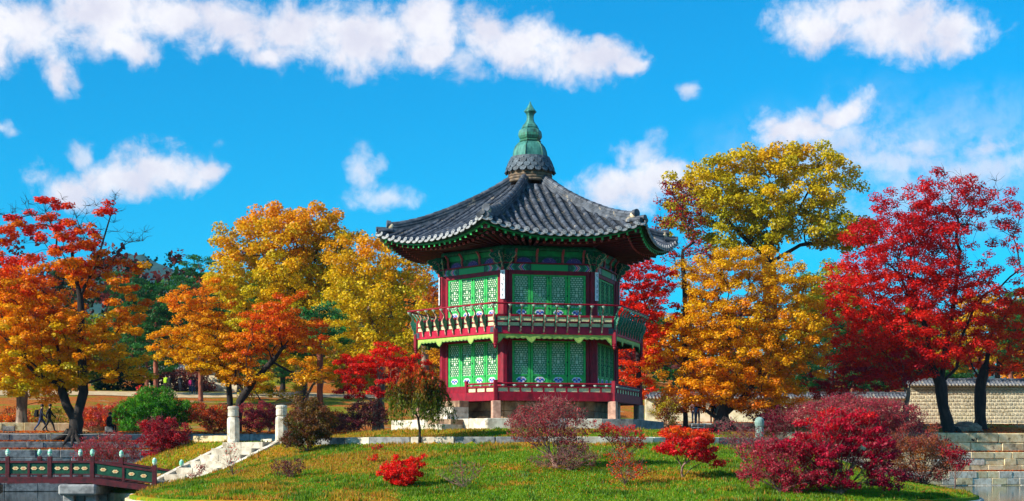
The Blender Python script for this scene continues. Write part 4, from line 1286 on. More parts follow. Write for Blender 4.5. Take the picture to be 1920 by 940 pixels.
    b = MB(); b.lathe([(.98, 14.98), (.90, 15.3), (.80, 15.58), (.5, 15.62)], 18); b.build('crown_core', M_pan, root, OFF)
    fin = bpy.data.objects.new('finial', None); COL.objects.link(fin); fin.parent = root; fin.location = OFF
    def bulb(name, prof, m): q = MB(); q.lathe(prof, 6, phase=ph); return q.build(name, m, fin)
    bulb('dome', [(.80, 15.57), (.80, 15.62), (.79, 15.78), (.755, 15.95), (.68, 16.12), (.56, 16.26), (.46, 16.33), (.46, 16.36)], M_copper)
    bulb('collar', [(.50, 16.35), (.52, 16.39), (.48, 16.43)], M_copperd)
    bulb('bulb', [(.44, 16.42), (.52, 16.50), (.56, 16.60), (.55, 16.72)], M_copperd)
    bulb('bulb_top', [(.55, 16.72), (.52, 16.84), (.42, 16.93), (.36, 16.96)], M_copper)
    bulb('neck', [(.40, 16.955), (.41, 17.0), (.36, 17.03), (.35, 17.09), (.26, 17.18), (.185, 17.3), (.16, 17.42), (.165, 17.52), (.20, 17.62), (.28, 17.70)], M_copper)
    bulb('spear', [(.29, 17.70), (.30, 17.735), (.16, 17.90), (.07, 18.05), (.01, 18.20)], M_copper)
    for k in range(6):
        an = ph + k * math.pi / 3
        b = MB(); b.tube([(r * math.cos(an), r * math.sin(an), z) for r, z in [(.80, 15.62), (.79, 15.78), (.755, 15.95), (.68, 16.12), (.56, 16.26), (.46, 16.33)]], .022, 5); b.build('dome_rib', M_copperd, fin)


_RAF = {}
def rafter_me(round_):
    if round_ not in _RAF:
        b = MB()
        if round_:
            b.tube([(0, 0, 0), (0, -1, 0)], .062, 8, 0, False); b.tube([(0, -.985, 0), (0, -1.0, 0)], .0625, 8, 1)
            b.tube([(0, -1.0, 0), (0, -1.004, 0)], [.03, .028], 6, 0)
            _RAF[round_] = b.mesh('rafter', [M_redwood, M_pink])
        else:
            b.box((0, -.49, 0), (.085, .98, .10), 0); b.box((0, -.99, 0), (.09, .02, .105), 1)
            _RAF[round_] = b.mesh('flying_rafter', [M_redwood, M_green])
    return _RAF[round_]


def place_rod(name, me, parent, p0, p1, th):
    v = p1 - p0; L = v.length; yv = -v.normalized(); xv = yv.cross(Vector((0, 0, 1))).normalized(); zv = xv.cross(yv)
    Mx = Matrix.Identity(4)
    for i_, w in enumerate((xv, yv, zv)):
        for j_ in range(3): Mx[j_][i_] = w[j_]
    o = link(name, me, parent)
    o.matrix_local = Matrix.Rotation(th, 4, 'Z') @ Matrix.Translation(p0) @ Mx @ Matrix.Diagonal((1, L, 1, 1))
    return o


def platform():
    root = thing('stone_platform', 'low hexagonal platform of pale and grey granite blocks', 'platform', (PX, PY, 3.0))
    rnd = random.Random(21); Rp = 6.4
    b = MB(); b.lathe([(Rp - .3, 0), (Rp - .3, .57)], 6, phase=T0 - math.radians(120)); b.build('fill', M_stone, root)
    for th in TH:
        cols = [M_stone, M_stone, M_stone3 if th != TH[1] else M_stone, M_tanstone]  # sunny left face gets no grey blocks, its brightness put into the colours
        x = -Rp / 2
        while x < Rp / 2 - .05:
            l = rnd.uniform(.9, 1.7)
            if Rp / 2 - x - l < .6: l = Rp / 2 - x
            q = MB(); q.cbox((x + l / 2, -Rp * C30 + .25, .36), (l - .015, .5, .475), .02, jit=.006, rnd=rnd); q.build('block', M_stone3 if th == TH[2] else cols[rnd.randrange(4)], root, None, th); x += l  # right face all grey, its shade put into the block colour
        q = MB(); q.cbox((0, -Rp * C30 + .2, .06), (Rp + .1, .56, .13), .02); q.build('footing', M_stone, root, None, th)
    th = TH[1]
    sroot = thing('entrance_steps', 'broad pale stone steps at the sunny side of the pavilion', 'steps', (PX, PY, 3.05), th)
    for k, (a0, a1, zt) in enumerate(((4.62, 5.15, 4.40), (4.62, 5.5, 4.13), (4.62, 5.85, 3.86), (5.4, 6.25, 3.58), (5.4, 6.75, 3.36))):
        for (x0, x1) in ((-1.0, .1 * (k - 2)), (.1 * (k - 2), 1.0)):
            w = 1.0 if k < 3 else 1.7
            q = MB(); q.cbox(((x0 + x1) / 2 * w, -(a0 + a1) / 2, zt - 3.05 - .14), ((x1 - x0) * w - .012, a1 - a0, .27), .015, jit=.004, rnd=rnd); q.build('step', [M_stone, M_tanstone][(k + (x0 < -.5)) % 3 == 0], sroot)


pavilion()
platform()

# ---------------------------------------------------------------- trees and shrubs
M_leaf = leafmat('autumn_leaf', .45)
M_bark = mat('dark_bark', lin(52, 44, 40), lin(30, 26, 25), 5, .9, .02, stretch=(1, 1, .3), c3=lin(96, 86, 76), s3=2.0, lo3=.6, hi3=.72)
M_barkl = mat('grey_bark', lin(128, 108, 92), lin(84, 70, 60), 5, .9, .02, stretch=(1, 1, .3), c3=lin(170, 150, 130), s3=1.5, lo3=.55, hi3=.7)
M_barkm = mat('brown_bark', lin(112, 92, 78), lin(58, 46, 40), 4, .9, .02, stretch=(1, 1, .3), c3=lin(150, 130, 112), s3=1.2, lo3=.55, hi3=.7)
M_pinebark = mat('pine_bark', lin(168, 98, 74), lin(110, 62, 48), 5, .9, .02, stretch=(1, 1, .3))
M_twig = mat('shrub_twig', lin(150, 118, 104), lin(104, 74, 66), 6, .85)

# leaf colours (linear)
Y1, Y2, YG = lin(250, 206, 20), lin(236, 178, 10), lin(200, 186, 24)
OR1, OR2, OR3 = lin(252, 168, 14), lin(244, 126, 12), lin(232, 90, 14)
RD1, RD2, RD3 = lin(246, 52, 18), lin(232, 30, 24), lin(196, 16, 32)
CR1, CR2 = lin(206, 14, 58), lin(140, 6, 46)
GR1, GR2, GRD = lin(70, 120, 24), lin(40, 92, 20), lin(22, 62, 26)
BR1, BR2 = lin(150, 70, 40), lin(110, 44, 40)
OL = lin(150, 150, 24)
PK1, PK2 = lin(186, 60, 66), lin(146, 50, 54)
PN1, PN2 = lin(60, 128, 50), lin(28, 84, 50)


def dart(cands, mind):
    """Poisson-like thinning"""
    keep = []
    cell = {}
    inv = 1 / mind
    for p in cands:
        k = (int(math.floor(p[0] * inv)), int(math.floor(p[1] * inv)), int(math.floor(p[2] * inv)))
        ok = True
        for dx in (-1, 0, 1):
            for dy in (-1, 0, 1):
                for dz in (-1, 0, 1):
                    for q in cell.get((k[0] + dx, k[1] + dy, k[2] + dz), ()):
                        if (p[0] - q[0]) ** 2 + (p[1] - q[1]) ** 2 + (p[2] - q[2]) ** 2 < mind * mind: ok = False; break
                    if not ok: break
                if not ok: break
            if not ok: break
        if ok: keep.append(p); cell.setdefault(k, []).append(p)
    return np.array(keep)


def skeleton(stems, targets, step, bf, rng, wob=.12, rise=.25):
    """stems: list of polylines (first point of the first is the root; later stems start on an existing point).
    Every target joined by the cheapest twig: distance + bf * way back to the root, bending upward."""
    P, par, path = [], [], []
    def addn(p, pr):
        P.append(np.array(p, float)); par.append(pr)
        path.append(0 if pr < 0 else path[pr] + np.linalg.norm(P[-1] - P[pr]))
        return len(P) - 1
    for si, st in enumerate(stems):
        if si == 0: last = addn(st[0], -1)
        else:
            d = [np.linalg.norm(q - np.array(st[0])) for q in P]; last = int(np.argmin(d))
        for p in st[1:]:
            a = P[last].copy(); p = np.array(p, float); n = max(1, int(np.linalg.norm(p - a) / step))
            for k in range(1, n + 1):
                q = a + (p - a) * k / n
                if k < n: q = q + rng.normal(0, wob * .25 * step, 3)
                last = addn(q, last)
    T = np.asarray(targets)
    n = len(T)
    best = np.full(n, 1e9); who = np.zeros(n, int); done = np.zeros(n, bool)
    def upd(i0):
        nonlocal best, who
        for i in range(i0, len(P)):
            v = T - P[i]
            d = np.linalg.norm(v, axis=1)
            down = np.clip(-v[:, 2], 0, None)
            c = d * (1 + .15 * down / (d + 1e-6)) + bf * path[i] + .25 * down
            if i == 0: c = c + 2.0
            m = (c < best) & ~done
            best[m] = c[m]; who[m] = i
    upd(0)
    leafnode = np.zeros(n, int)
    for _ in range(n):
        j = int(np.argmin(np.where(done, 1e9, best)))
        done[j] = True
        i = who[j]; a = P[i].copy(); b = T[j]
        L = np.linalg.norm(b - a); k = max(1, int(L / step)); i0 = len(P); last = i
        bend = np.array([rng.normal(0, wob), rng.normal(0, wob), rise * rng.uniform(.0, 1.0)]) * L * .5
        for q in range(1, k + 1):
            f = q / k
            p = a + (b - a) * f + bend * math.sin(f * math.pi) * (1 if k > 1 else 0)
            if k > 2 and q < k: p = p + rng.normal(0, wob * step * .25, 3)
            last = addn(p, last)
        leafnode[j] = last
        upd(i0)
    return np.array(P), np.array(par), leafnode


def branch_mesh(name, P, par, rbase, rtip, m, sides=7, flare=1.5, origin=(0, 0, 0), extra=None):
    n = len(P)
    cnt = np.zeros(n)
    haskid = np.zeros(n, bool)
    for i in range(n):
        if par[i] >= 0: haskid[par[i]] = True
    cnt[~haskid] = 1
    for i in range(n - 1, 0, -1): cnt[par[i]] += cnt[i]
    e = math.log(max(cnt[0], 2)) / math.log(rbase / rtip)
    R = rtip * np.maximum(cnt, 1) ** (1 / e)
    kids = [[] for _ in range(n)]
    for i in range(1, n):
        if par[i] >= 0: kids[par[i]].append(i)
    b = MB()
    stack = [(0, -1)]
    while stack:
        i, pr = stack.pop()
        pts, rad = [], []
        if pr >= 0: pts.append(P[pr]); rad.append(min(R[pr], R[i] * 1.25))
        cur = i
        while True:
            pts.append(P[cur]); rad.append(R[cur])
            ks = sorted(kids[cur], key=lambda k: -R[k])
            if not ks: break
            for k in ks[1:]: stack.append((k, cur))
            cur = ks[0]
        if len(pts) < 2: continue
        if pr < 0:
            rad[0] *= flare
            if len(rad) > 2: rad[1] *= 1 + (flare - 1) * .35
        if rad[0] > .12:
            jr = np.random.default_rng(len(pts)); rad = [q * (1 + jr.uniform(-.07, .09)) for q in rad]
        s = sides if rad[0] > .12 else (5 if rad[0] > .04 else 3)
        b.tube([Vector(p) - Vector(origin) for p in pts], rad, s, 0, cap=(pr < 0))
    if extra: extra(b)
    me = b.mesh(name, m, True)
    return me


def leaves(name, C, N, rad, size, pal, rng, aspect=.7, upbias=.6, m=None, origin=(0, 0, 0), droop=0.0, outward=None, jit=.17):
    """C clump centres (n,3); N leaves per clump; rad (3,) or (n,3); pal(C) -> (ca, cb) colours (n,3)"""
    n = len(C)
    rad = np.broadcast_to(np.asarray(rad, float), (n, 3))
    per = np.maximum(1, (N * rng.uniform(.55, 1.45, n)).astype(int))
    idx = np.repeat(np.arange(n), per); T = len(idx)
    d = rng.normal(0, 1, (T, 3)); d /= np.linalg.norm(d, axis=1, keepdims=True)
    r = rng.random(T) ** (1 / 2.2)
    pos = C[idx] + d * r[:, None] * rad[idx]
    nrm = rng.normal(0, 1, (T, 3)); nrm /= np.linalg.norm(nrm, axis=1, keepdims=True)
    nrm = nrm * (1 - upbias) + np.array([0, 0, 1.0]) * upbias + d * .35
    nrm /= np.linalg.norm(nrm, axis=1, keepdims=True)
    t = rng.normal(0, 1, (T, 3)); t[:, 2] -= droop
    t -= nrm * (t * nrm).sum(1, keepdims=True); t /= np.linalg.norm(t, axis=1, keepdims=True) + 1e-9
    bt = np.cross(nrm, t)
    s = size * rng.uniform(.6, 1.35, T)[:, None] * .5
    V = np.stack([pos + t * s, pos + bt * s * aspect, pos - t * s, pos - bt * s * aspect], 1).reshape(-1, 3) - np.array(origin)
    ca, cb = pal(C)
    f = np.clip(rng.normal(.5, .38, n)[idx] + rng.normal(0, .28, T), 0, 1)[:, None]
    col = ca[idx] * (1 - f) + cb[idx] * f
    col = col * rng.uniform(1 - jit * 2, 1 + jit, (T, 1))
    me = fastmesh(name, V, 4, np.arange(T * 4), m or M_leaf, np.clip(col, 0, 1))
    return me


def stops_pal(stops, Y, rng, spread=18):
    """stops: (photo row, colour a, colour b); colours change up the crown, with some scatter"""
    rows = np.array([s[0] for s in stops], float); A = np.array([s[1] for s in stops]); B = np.array([s[2] for s in stops])
    def f(C):
        py = HZ - (C[:, 2] - CAMZ) * FPX / C[:, 1] + rng.normal(0, spread, len(C))
        ca = np.stack([np.interp(py, rows, A[:, k]) for k in range(3)], 1); cb = np.stack([np.interp(py, rows, B[:, k]) for k in range(3)], 1)
        return ca, cb
    return f


def crown_points(blobs, Y, mind, rng, depth=.9, shell=2.6, dens=1.0, ydep=0.0):
    pts = []
    for bl in blobs:
        px, py, rx, ry = bl[:4]; dy = bl[4] if len(bl) > 4 else 0.0
        c = W(px, py, Y); k = Y / FPX
        R = np.array([rx * k, max(rx, ry) * k * depth, ry * k])
        n = int(14 * dens * R[0] * R[1] * R[2] / mind ** 3) + 8
        d = rng.normal(0, 1, (n, 3)); d /= np.linalg.norm(d, axis=1, keepdims=True)
        r = rng.random(n) ** (1 / shell)
        ph = rng.uniform(0, 50, 2)
        reach = .72 + .62 * vnoise(np.arctan2(d[:, 2], d[:, 0]) * 2.2 + ph[0], np.arcsin(np.clip(d[:, 1], -1, 1)) * 2.2 + ph[1], 77)
        pts.append(np.array(c) + np.array([0, dy, 0]) + d * (r * reach)[:, None] * R)
    pts = np.concatenate(pts); rng.shuffle(pts)
    return dart(pts, mind)


def tree(name, label, cat, Y, base, blobs, pal, trunk=(), stems=(), mind=1.0, N=60, size=.2, rbase=.25, rtip=.012, bark=None, flat=.6, seed=0, depth=.85, bf=.35,
         upbias=.55, aspect=.7, sparse=None, group=None, step=.5, twig=0, rise=.25, bare=0.0, basez=None, gap=0.0, clr=1.0, droop=0.0, roots=0):
    rng = np.random.default_rng(seed + 500)
    mind *= .78; N = int(N * 2.1); size *= .86; gap *= .85; step *= .9
    X = (base[0] - CX) * Y / FPX
    bz = landz(X, Y) if basez is None else basez
    root = thing(name, label, cat, (X, Y, bz), 0, group)
    org = np.array([X, Y, bz])
    C = crown_points(blobs, Y, mind, rng, depth)
    C = C[C[:, 2] > bz + .15]
    if gap: C = C[vnoise(C[:, 0] / (mind * 2.6) + 9, C[:, 2] / (mind * 2.6) + C[:, 1] * .21, seed) > gap]
    def w2(p, dy=0.0): return np.array(W(p[0], p[1], Y + (p[2] if len(p) > 2 else dy)))
    main = [org - np.array([0, 0, .25])] + [w2(p) for p in trunk]
    st = [main] + [[w2(p) for p in s] for s in stems]
    P, par, ln = skeleton(st, C, step, bf, rng, rise=rise)
    tw = None
    isbare = np.zeros(len(C), bool)
    if sparse is not None:
        isbare = rng.random(len(C)) < sparse(HZ - (C[:, 2] - CAMZ) * FPX / C[:, 1], CX + C[:, 0] * FPX / C[:, 1])
    def extra(b):
        for j in range(len(C)):
            k = twig if not isbare[j] else max(twig, 7)
            for _ in range(k):
                d = rng.normal(0, 1, 3); d[2] = abs(d[2]) * .8; d /= np.linalg.norm(d)
                p0 = C[j] - org; L = mind * rng.uniform(.5, 1.1)
                p1 = p0 + d * L * .5 + rng.normal(0, .05, 3); p2 = p0 + d * L + rng.normal(0, .1, 3)
                b.tube([p0, p1, p2], [rtip, rtip * .75, rtip * .4], 3, 0, cap=False)
        for _ in range(roots):
            a = rng.uniform(0, 2 * math.pi); L = rbase * rng.uniform(3, 5.5)
            v = Vector((math.cos(a), math.sin(a), 0))
            b.tube([v * rbase * .5 + Vector((0, 0, rbase * 1.6)), v * rbase * 1.3 + Vector((0, 0, rbase * .7)), v * L * .6 + Vector((0, 0, .12)), v * L + Vector((0, 0, -.2))], [rbase * .5, rbase * .5, rbase * .32, rbase * .12], 6)
    tm = branch_mesh('trunk', P, par, rbase, rtip, bark or M_bark, origin=org, extra=extra)
    link('trunk', tm, root)
    L = C[~isbare]
    fl = np.array([1.0, 1.0, flat]) * mind * .78 * clr
    lm = leaves('crown', L, N, fl, size, pal(Y, rng), rng, aspect, upbias, origin=org, droop=droop)
    link('crown', lm, root)
    if bare and isbare.any():
        pass
    return root


def SP(*stops, spread=18): return lambda Y, rng: stops_pal(stops, Y, rng, spread)


# ---- left bank
tree('maple_tree', 'tall maple on the left bank, red at the top and yellow below, bare upper twigs', 'tree', 94.5, (137, 812),
     [(100, 425, 95, 48), (40, 470, 80, 55), (150, 470, 60, 45), (120, 520, 120, 45), (60, 560, 100, 45), (190, 580, 70, 45), (100, 620, 125, 45), (200, 640, 65, 40), (50, 670, 100, 40), (160, 690, 105, 40), (30, 715, 70, 30), (215, 405, 45, 40), (250, 440, 35, 20), (225, 520, 45, 40), (235, 690, 40, 35), (215, 600, 50, 50), (5, 430, 50, 45), (5, 620, 60, 50)],
     SP((390, RD2, OR3), (450, RD1, OR2), (510, OR3, Y2), (590, OR2, OR1), (650, OR1, Y1), (720, Y2, YG), spread=42),
     trunk=[(146, 775), (157, 735), (155, 690), (150, 640), (152, 590), (150, 555)], stems=[[(150, 555), (138, 500), (135, 470)], [(150, 560), (178, 500), (194, 450), (212, 390)], [(140, 790), (125, 760), (117, 735), (112, 690)]],
     mind=.85, N=75, size=.19, rbase=.42, seed=1, flat=.5, clr=.92, sparse=lambda py, px: np.where(py < 405, .7, np.where((px > 205) & (py < 480), .85, np.where(py < 480, .15, .05))), gap=.34, bf=.3, roots=7)
tree('maple_tree', 'orange and yellow tree at the left edge behind the red topped maple', 'tree', 112, (40, 800),
     [(20, 560, 90, 80), (90, 620, 70, 70), (-10, 680, 80, 60), (70, 700, 70, 45)], SP((500, OR2, RD1), (600, OR1, OR2), (700, Y2, OR1)), trunk=[(42, 740), (40, 690)], mind=1.1, N=60, size=.24, rbase=.4, seed=2, bark=M_barkl, gap=.25)
tree('maple_tree', 'slender orange maple behind the far step post, left of its twin', 'tree', 108, (430, 790),
     [(375, 590, 65, 60), (325, 640, 42, 42), (400, 650, 70, 42), (345, 575, 45, 35), (412, 685, 58, 26), (395, 545, 35, 30), (345, 668, 40, 16)], SP((540, OR2, OR1), (610, OR1, Y2), (680, Y2, Y1), spread=20),
     trunk=[(431, 750), (428, 710), (420, 690)], stems=[[(424, 695), (400, 690), (382, 680), (375, 640), (372, 590)]], mind=.75, N=60, size=.17, rbase=.2, seed=3, gap=.3, flat=.5)
tree('maple_tree', 'leaning dark trunked maple with orange red leaves behind the step posts', 'tree', 106.5, (444, 790),
     [(525, 615, 75, 48), (570, 640, 45, 45), (480, 660, 60, 40), (540, 690, 80, 30), (545, 575, 30, 30), (470, 700, 50, 25), (590, 680, 40, 28)], SP((570, OR2, OR3), (640, OR1, OR3), (700, OR1, Y1), spread=24),
     trunk=[(450, 752), (478, 712), (510, 678), (540, 640), (556, 600)], stems=[[(510, 680), (540, 695), (590, 712), (628, 722)]], mind=.75, N=55, size=.17, rbase=.26, seed=4, gap=.32, flat=.5)
tree('large_tree', 'broad golden tree rising highest between the left maples and the pavilion', 'tree', 126, (565, 770),
     [(545, 440, 90, 48), (470, 470, 65, 45), (610, 465, 60, 45), (520, 510, 110, 50), (600, 530, 70, 50), (540, 570, 100, 45), (430, 440, 30, 26), (645, 470, 32, 40), (500, 425, 40, 28), (450, 530, 55, 45), (640, 520, 45, 45), (600, 410, 40, 30), (480, 590, 60, 35)], SP((400, OR1, Y2), (480, Y2, YG), (540, Y1, YG), spread=22),
     trunk=[(565, 690), (562, 600), (570, 530)], stems=[[(570, 540), (590, 490), (600, 450)], [(565, 570), (530, 520), (505, 480)]], mind=1.25, N=85, size=.27, rbase=.5, seed=5, gap=.26, flat=.75, upbias=.4)
tree('large_tree', 'yellow green tree close to the left side of the pavilion', 'tree', 116, (712, 790),
     [(715, 500, 60, 45), (690, 560, 75, 50), (735, 570, 50, 50), (660, 610, 60, 45), (700, 640, 65, 40), (650, 500, 40, 45), (640, 560, 40, 40), (755, 620, 35, 50), (760, 520, 40, 45), (770, 570, 40, 45), (620, 640, 45, 40), (680, 460, 40, 30)], SP((450, Y2, OR1), (540, Y1, YG), (640, Y1, YG), spread=20),
     trunk=[(714, 720), (706, 660), (700, 610)], mind=1.15, N=75, size=.24, rbase=.3, seed=6, gap=.28, flat=.75, bark=M_barkl, upbias=.4)
tree('small_tree', 'small lime yellow tree under the golden tree', 'tree', 113, (575, 790),
     [(570, 695, 60, 38), (520, 715, 50, 25), (610, 670, 45, 40), (640, 705, 40, 30), (600, 730, 45, 18)], SP((650, Y1, YG), (720, YG, GR1)), trunk=[(576, 740)], mind=.9, N=60, size=.2, rbase=.14, seed=7, gap=.25, bark=M_barkl)
tree('red_maple', 'scarlet maple low beside the pavilion, left of the weeping sapling', 'tree', 101, (702, 800),
     [(690, 695, 62, 28), (755, 690, 45, 32), (650, 705, 35, 22), (722, 668, 45, 22), (735, 722, 60, 22), (780, 715, 35, 32), (655, 735, 30, 12)], SP((650, RD1, RD2), (700, RD2, RD1), (740, RD2, RD3)),
     trunk=[(704, 760), (712, 720), (706, 680)], mind=.7, N=60, size=.16, rbase=.16, seed=8, gap=.25, flat=.45, bark=M_barkl)
tree('small_tree', 'round amber tree half hidden by the left corner of the pavilion', 'tree', 102, (800, 800), [(800, 690, 28, 34), (785, 735, 26, 30)], SP((650, Y2, OR1), (760, OR1, BR1)), trunk=[(800, 750)], mind=.7, N=55, size=.16, rbase=.1, seed=9, gap=.2)
tree('bare_tree', 'thin pale tree with few amber leaves behind the upper balcony', 'tree', 140, (795, 780),
     [(790, 500, 40, 45), (775, 560, 35, 50), (815, 570, 40, 60), (800, 640, 40, 40)], SP((450, OR1, BR1), (600, Y2, OR2)), trunk=[(796, 700), (796, 600), (794, 500), (792, 470)], mind=1.2, N=28, size=.26, rbase=.32, seed=10, gap=.3, twig=4, bark=M_barkl)


def pine(label, Y, base, blobs, seed, rbase=.22, dark=1.0):
    a = tuple(c * dark for c in PN1); b_ = tuple(c * dark for c in PN2)
    g = lambda Y_, rng: (lambda C: (np.tile(a, (len(C), 1)), np.tile(b_, (len(C), 1))))
    return tree('pine_tree', label, 'tree', Y, base, blobs, g, trunk=[(base[0], blobs[0][1] + blobs[0][3])], mind=1.1, N=62, size=.40, rbase=rbase, seed=seed, bark=M_pinebark, flat=.33, aspect=.22, upbias=.25, gap=.12, bf=.15, rise=.1, clr=1.1)


pine('dark pine with layered boughs behind the left maple', 152, (292, 800), [(285, 550, 34, 16), (235, 530, 34, 26), (300, 580, 56, 34), (275, 615, 40, 40), (310, 650, 45, 40), (325, 545, 25, 20)], 20)
pine('dark pine poking above the slender orange maple', 158, (376, 790), [(376, 492, 28, 16), (372, 525, 42, 22), (390, 570, 45, 35), (400, 640, 50, 50)], 21)
pine('bright green pine between the golden and yellow trees', 110.5, (600, 800), [(600, 590, 42, 26), (605, 625, 50, 24), (585, 650, 40, 22)], 22, dark=1.5)
pine('dark pine filling the gap left of the pavilion', 160, (745, 790), [(745, 560, 40, 50), (720, 620, 45, 45), (770, 640, 35, 50)], 23)
pine('dark pine behind the slender orange maple and the walkers', 165, (275, 770), [(250, 640, 45, 40), (280, 680, 45, 22), (235, 570, 30, 45)], 24)
pine('dark pine standing behind the leaning maple', 166, (470, 770), [(470, 620, 55, 50), (450, 680, 50, 40), (520, 690, 45, 30)], 25)

tree('small_tree', 'small yellow green tree seen between the two step posts', 'tree', 111, (505, 790), [(495, 715, 42, 24), (470, 735, 32, 18), (530, 735, 32, 16)], SP((690, Y1, YG), (750, YG, OL)), trunk=[(504, 760)], mind=.8, N=45, size=.18, rbase=.09, seed=70, gap=.25, bark=M_barkl)

# ---- behind and right of the pavilion
tree('red_maple', 'deep red maple behind the right side of the pavilion', 'tree', 107.5, (1200, 830),
     [(1185, 530, 50, 42), (1230, 525, 38, 40), (1175, 575, 50, 40), (1225, 590, 40, 40), (1185, 680, 35, 45), (1215, 640, 40, 45), (1190, 725, 32, 25)], SP((480, RD3, RD2), (580, RD2, RD1), (700, RD1, OR3)), trunk=[(1200, 760), (1196, 660), (1200, 600)], mind=.8, N=60, size=.18, rbase=.2, seed=30, gap=.25, flat=.5)
tree('large_tree', 'tallest yellow green tree with dark spreading limbs on the right', 'tree', 121, (1450, 800),
     [(1430, 310, 85, 42), (1340, 340, 65, 42), (1520, 310, 70, 42), (1300, 400, 55, 48), (1400, 380, 90, 48), (1510, 380, 85, 50), (1580, 330, 40, 42), (1565, 440, 75, 28), (1330, 440, 70, 36), (1460, 430, 80, 38), (1275, 440, 40, 36), (1600, 430, 45, 22), (1260, 350, 20, 22)],
     SP((270, Y2, YG), (340, YG, Y1), (440, YG, lin(160, 160, 20)), spread=26), trunk=[(1448, 700), (1446, 600), (1442, 520), (1440, 470)], stems=[[(1440, 480), (1400, 450), (1350, 400), (1320, 370)], [(1442, 490), (1500, 460), (1560, 450), (1610, 455)], [(1440, 470), (1460, 400), (1440, 330)], [(1450, 450), (1500, 390), (1530, 330)]],
     mind=1.2, N=85, size=.26, rbase=.55, seed=31, gap=.36, flat=.7, upbias=.4)
tree('bare_tree', 'thin tree with scattered dark red leaves beside the roof corner', 'tree', 108.5, (1285, 830),
     [(1265, 370, 32, 35), (1290, 410, 35, 40), (1250, 420, 28, 35), (1300, 470, 35, 35), (1265, 460, 30, 30)], SP((340, RD3, BR2), (450, RD3, BR1)), trunk=[(1285, 700), (1284, 560), (1280, 470)], mind=.8, N=16, size=.2, rbase=.16, seed=32, gap=.2, twig=5, rtip=.014)
tree('maple_tree', 'dense golden orange maple filling the space right of the pavilion', 'tree', 108, (1355, 830),
     [(1375, 510, 95, 45), (1300, 545, 65, 50), (1450, 540, 75, 48), (1260, 610, 50, 60), (1350, 600, 100, 60), (1460, 620, 85, 60), (1280, 680, 70, 55), (1400, 680, 100, 50), (1490, 680, 55, 50), (1330, 725, 80, 32), (1440, 730, 70, 32), (1240, 720, 34, 40), (1505, 580, 45, 50), (1235, 660, 34, 50), (1290, 745, 50, 24), (1400, 752, 60, 20), (1470, 745, 40, 26), (1240, 590, 36, 40), (1520, 640, 35, 50)],
     SP((460, Y2, Y1), (600, Y1, OR1), (690, Y2, OR1), (760, OR1, OR2), spread=34), trunk=[(1353, 790), (1358, 750), (1362, 680), (1372, 600)], stems=[[(1356, 775), (1385, 755), (1420, 715), (1450, 650)]], mind=.9, N=84, size=.18, rbase=.48, seed=33, gap=.30, flat=.62, depth=.8, roots=5)
tree('red_maple', 'great scarlet maple at the right edge, bare twigs at its crown', 'tree', 113, (1786, 834),
     [(1735, 390, 80, 40), (1830, 380, 60, 42), (1690, 450, 90, 48), (1790, 450, 85, 50), (1860, 470, 50, 60), (1640, 520, 80, 45), (1740, 530, 90, 50), (1840, 560, 60, 50), (1620, 580, 70, 48), (1700, 600, 90, 48), (1650, 640, 85, 40), (1740, 660, 75, 30), (1600, 640, 40, 36), (1800, 640, 60, 32), (1890, 400, 30, 40), (1640, 690, 65, 20), (1570, 560, 35, 45), (1585, 600, 45, 45), (1590, 680, 45, 22), (1890, 520, 40, 45), (1680, 400, 45, 40), (1780, 345, 60, 20), (1720, 690, 60, 20)],
     SP((350, RD3, RD2), (450, RD2, RD3), (540, RD2, RD1), (640, RD1, RD2), spread=30), trunk=[(1778, 800), (1768, 760), (1764, 720)], stems=[[(1765, 725), (1748, 690), (1740, 630), (1720, 560)], [(1764, 720), (1772, 660), (1790, 560), (1800, 470)], [(1766, 725), (1794, 690), (1800, 640), (1830, 570)]],
     mind=.95, N=74, size=.18, rbase=.42, rtip=.014, seed=34, gap=.20, flat=.66, sparse=lambda py, px: np.where((px > 1790) & (py < 480), .42, np.where(py < 400, .4, .03)), roots=6, twig=1, bark=M_bark, basez=3.3)
tree('red_maple', 'smaller scarlet maple with forked dark trunk before the palace wall', 'tree', 115.5, (1838, 800),
     [(1870, 640, 60, 36), (1910, 580, 45, 50), (1830, 650, 50, 26), (1915, 660, 40, 28), (1880, 690, 45, 12)], SP((540, RD2, RD1), (660, RD1, OR3)), trunk=[(1838, 760), (1838, 730), (1840, 715)], stems=[[(1839, 720), (1824, 690), (1815, 660)], [(1840, 715), (1850, 680), (1856, 640)]], mind=.95, N=70, size=.19, rbase=.42, seed=35, gap=.25, flat=.6)
tree('small_tree', 'yellow tree far right behind the scarlet maples', 'tree', 150, (1870, 800), [(1850, 600, 60, 50), (1900, 640, 60, 50), (1800, 650, 50, 40), (1940, 590, 50, 50)], SP((550, Y2, OR1), (650, YG, Y2)), trunk=[(1870, 700)], mind=1.4, N=60, size=.3, rbase=.25, seed=36, gap=.25)
tree('red_maple', 'small dark crimson maple between the orange maple and the scarlet one', 'tree', 111, (1560, 830), [(1545, 720, 38, 20), (1600, 705, 45, 20), (1570, 740, 50, 18)], SP((690, RD3, CR2), (750, RD3, RD2)), trunk=[(1560, 770)], mind=.7, N=40, size=.16, rbase=.1, seed=37, gap=.2, flat=.4)
tree('red_maple', 'small magenta red maple at the end of the palace wall', 'tree', 112, (1702, 815), [(1690, 690, 42, 30), (1660, 715, 40, 20), (1725, 670, 35, 22)], SP((660, CR1, RD2), (720, RD2, CR2)), trunk=[(1700, 760), (1706, 720)], mind=.8, N=50, size=.17, rbase=.14, seed=38, gap=.25, flat=.45, bark=M_barkl)
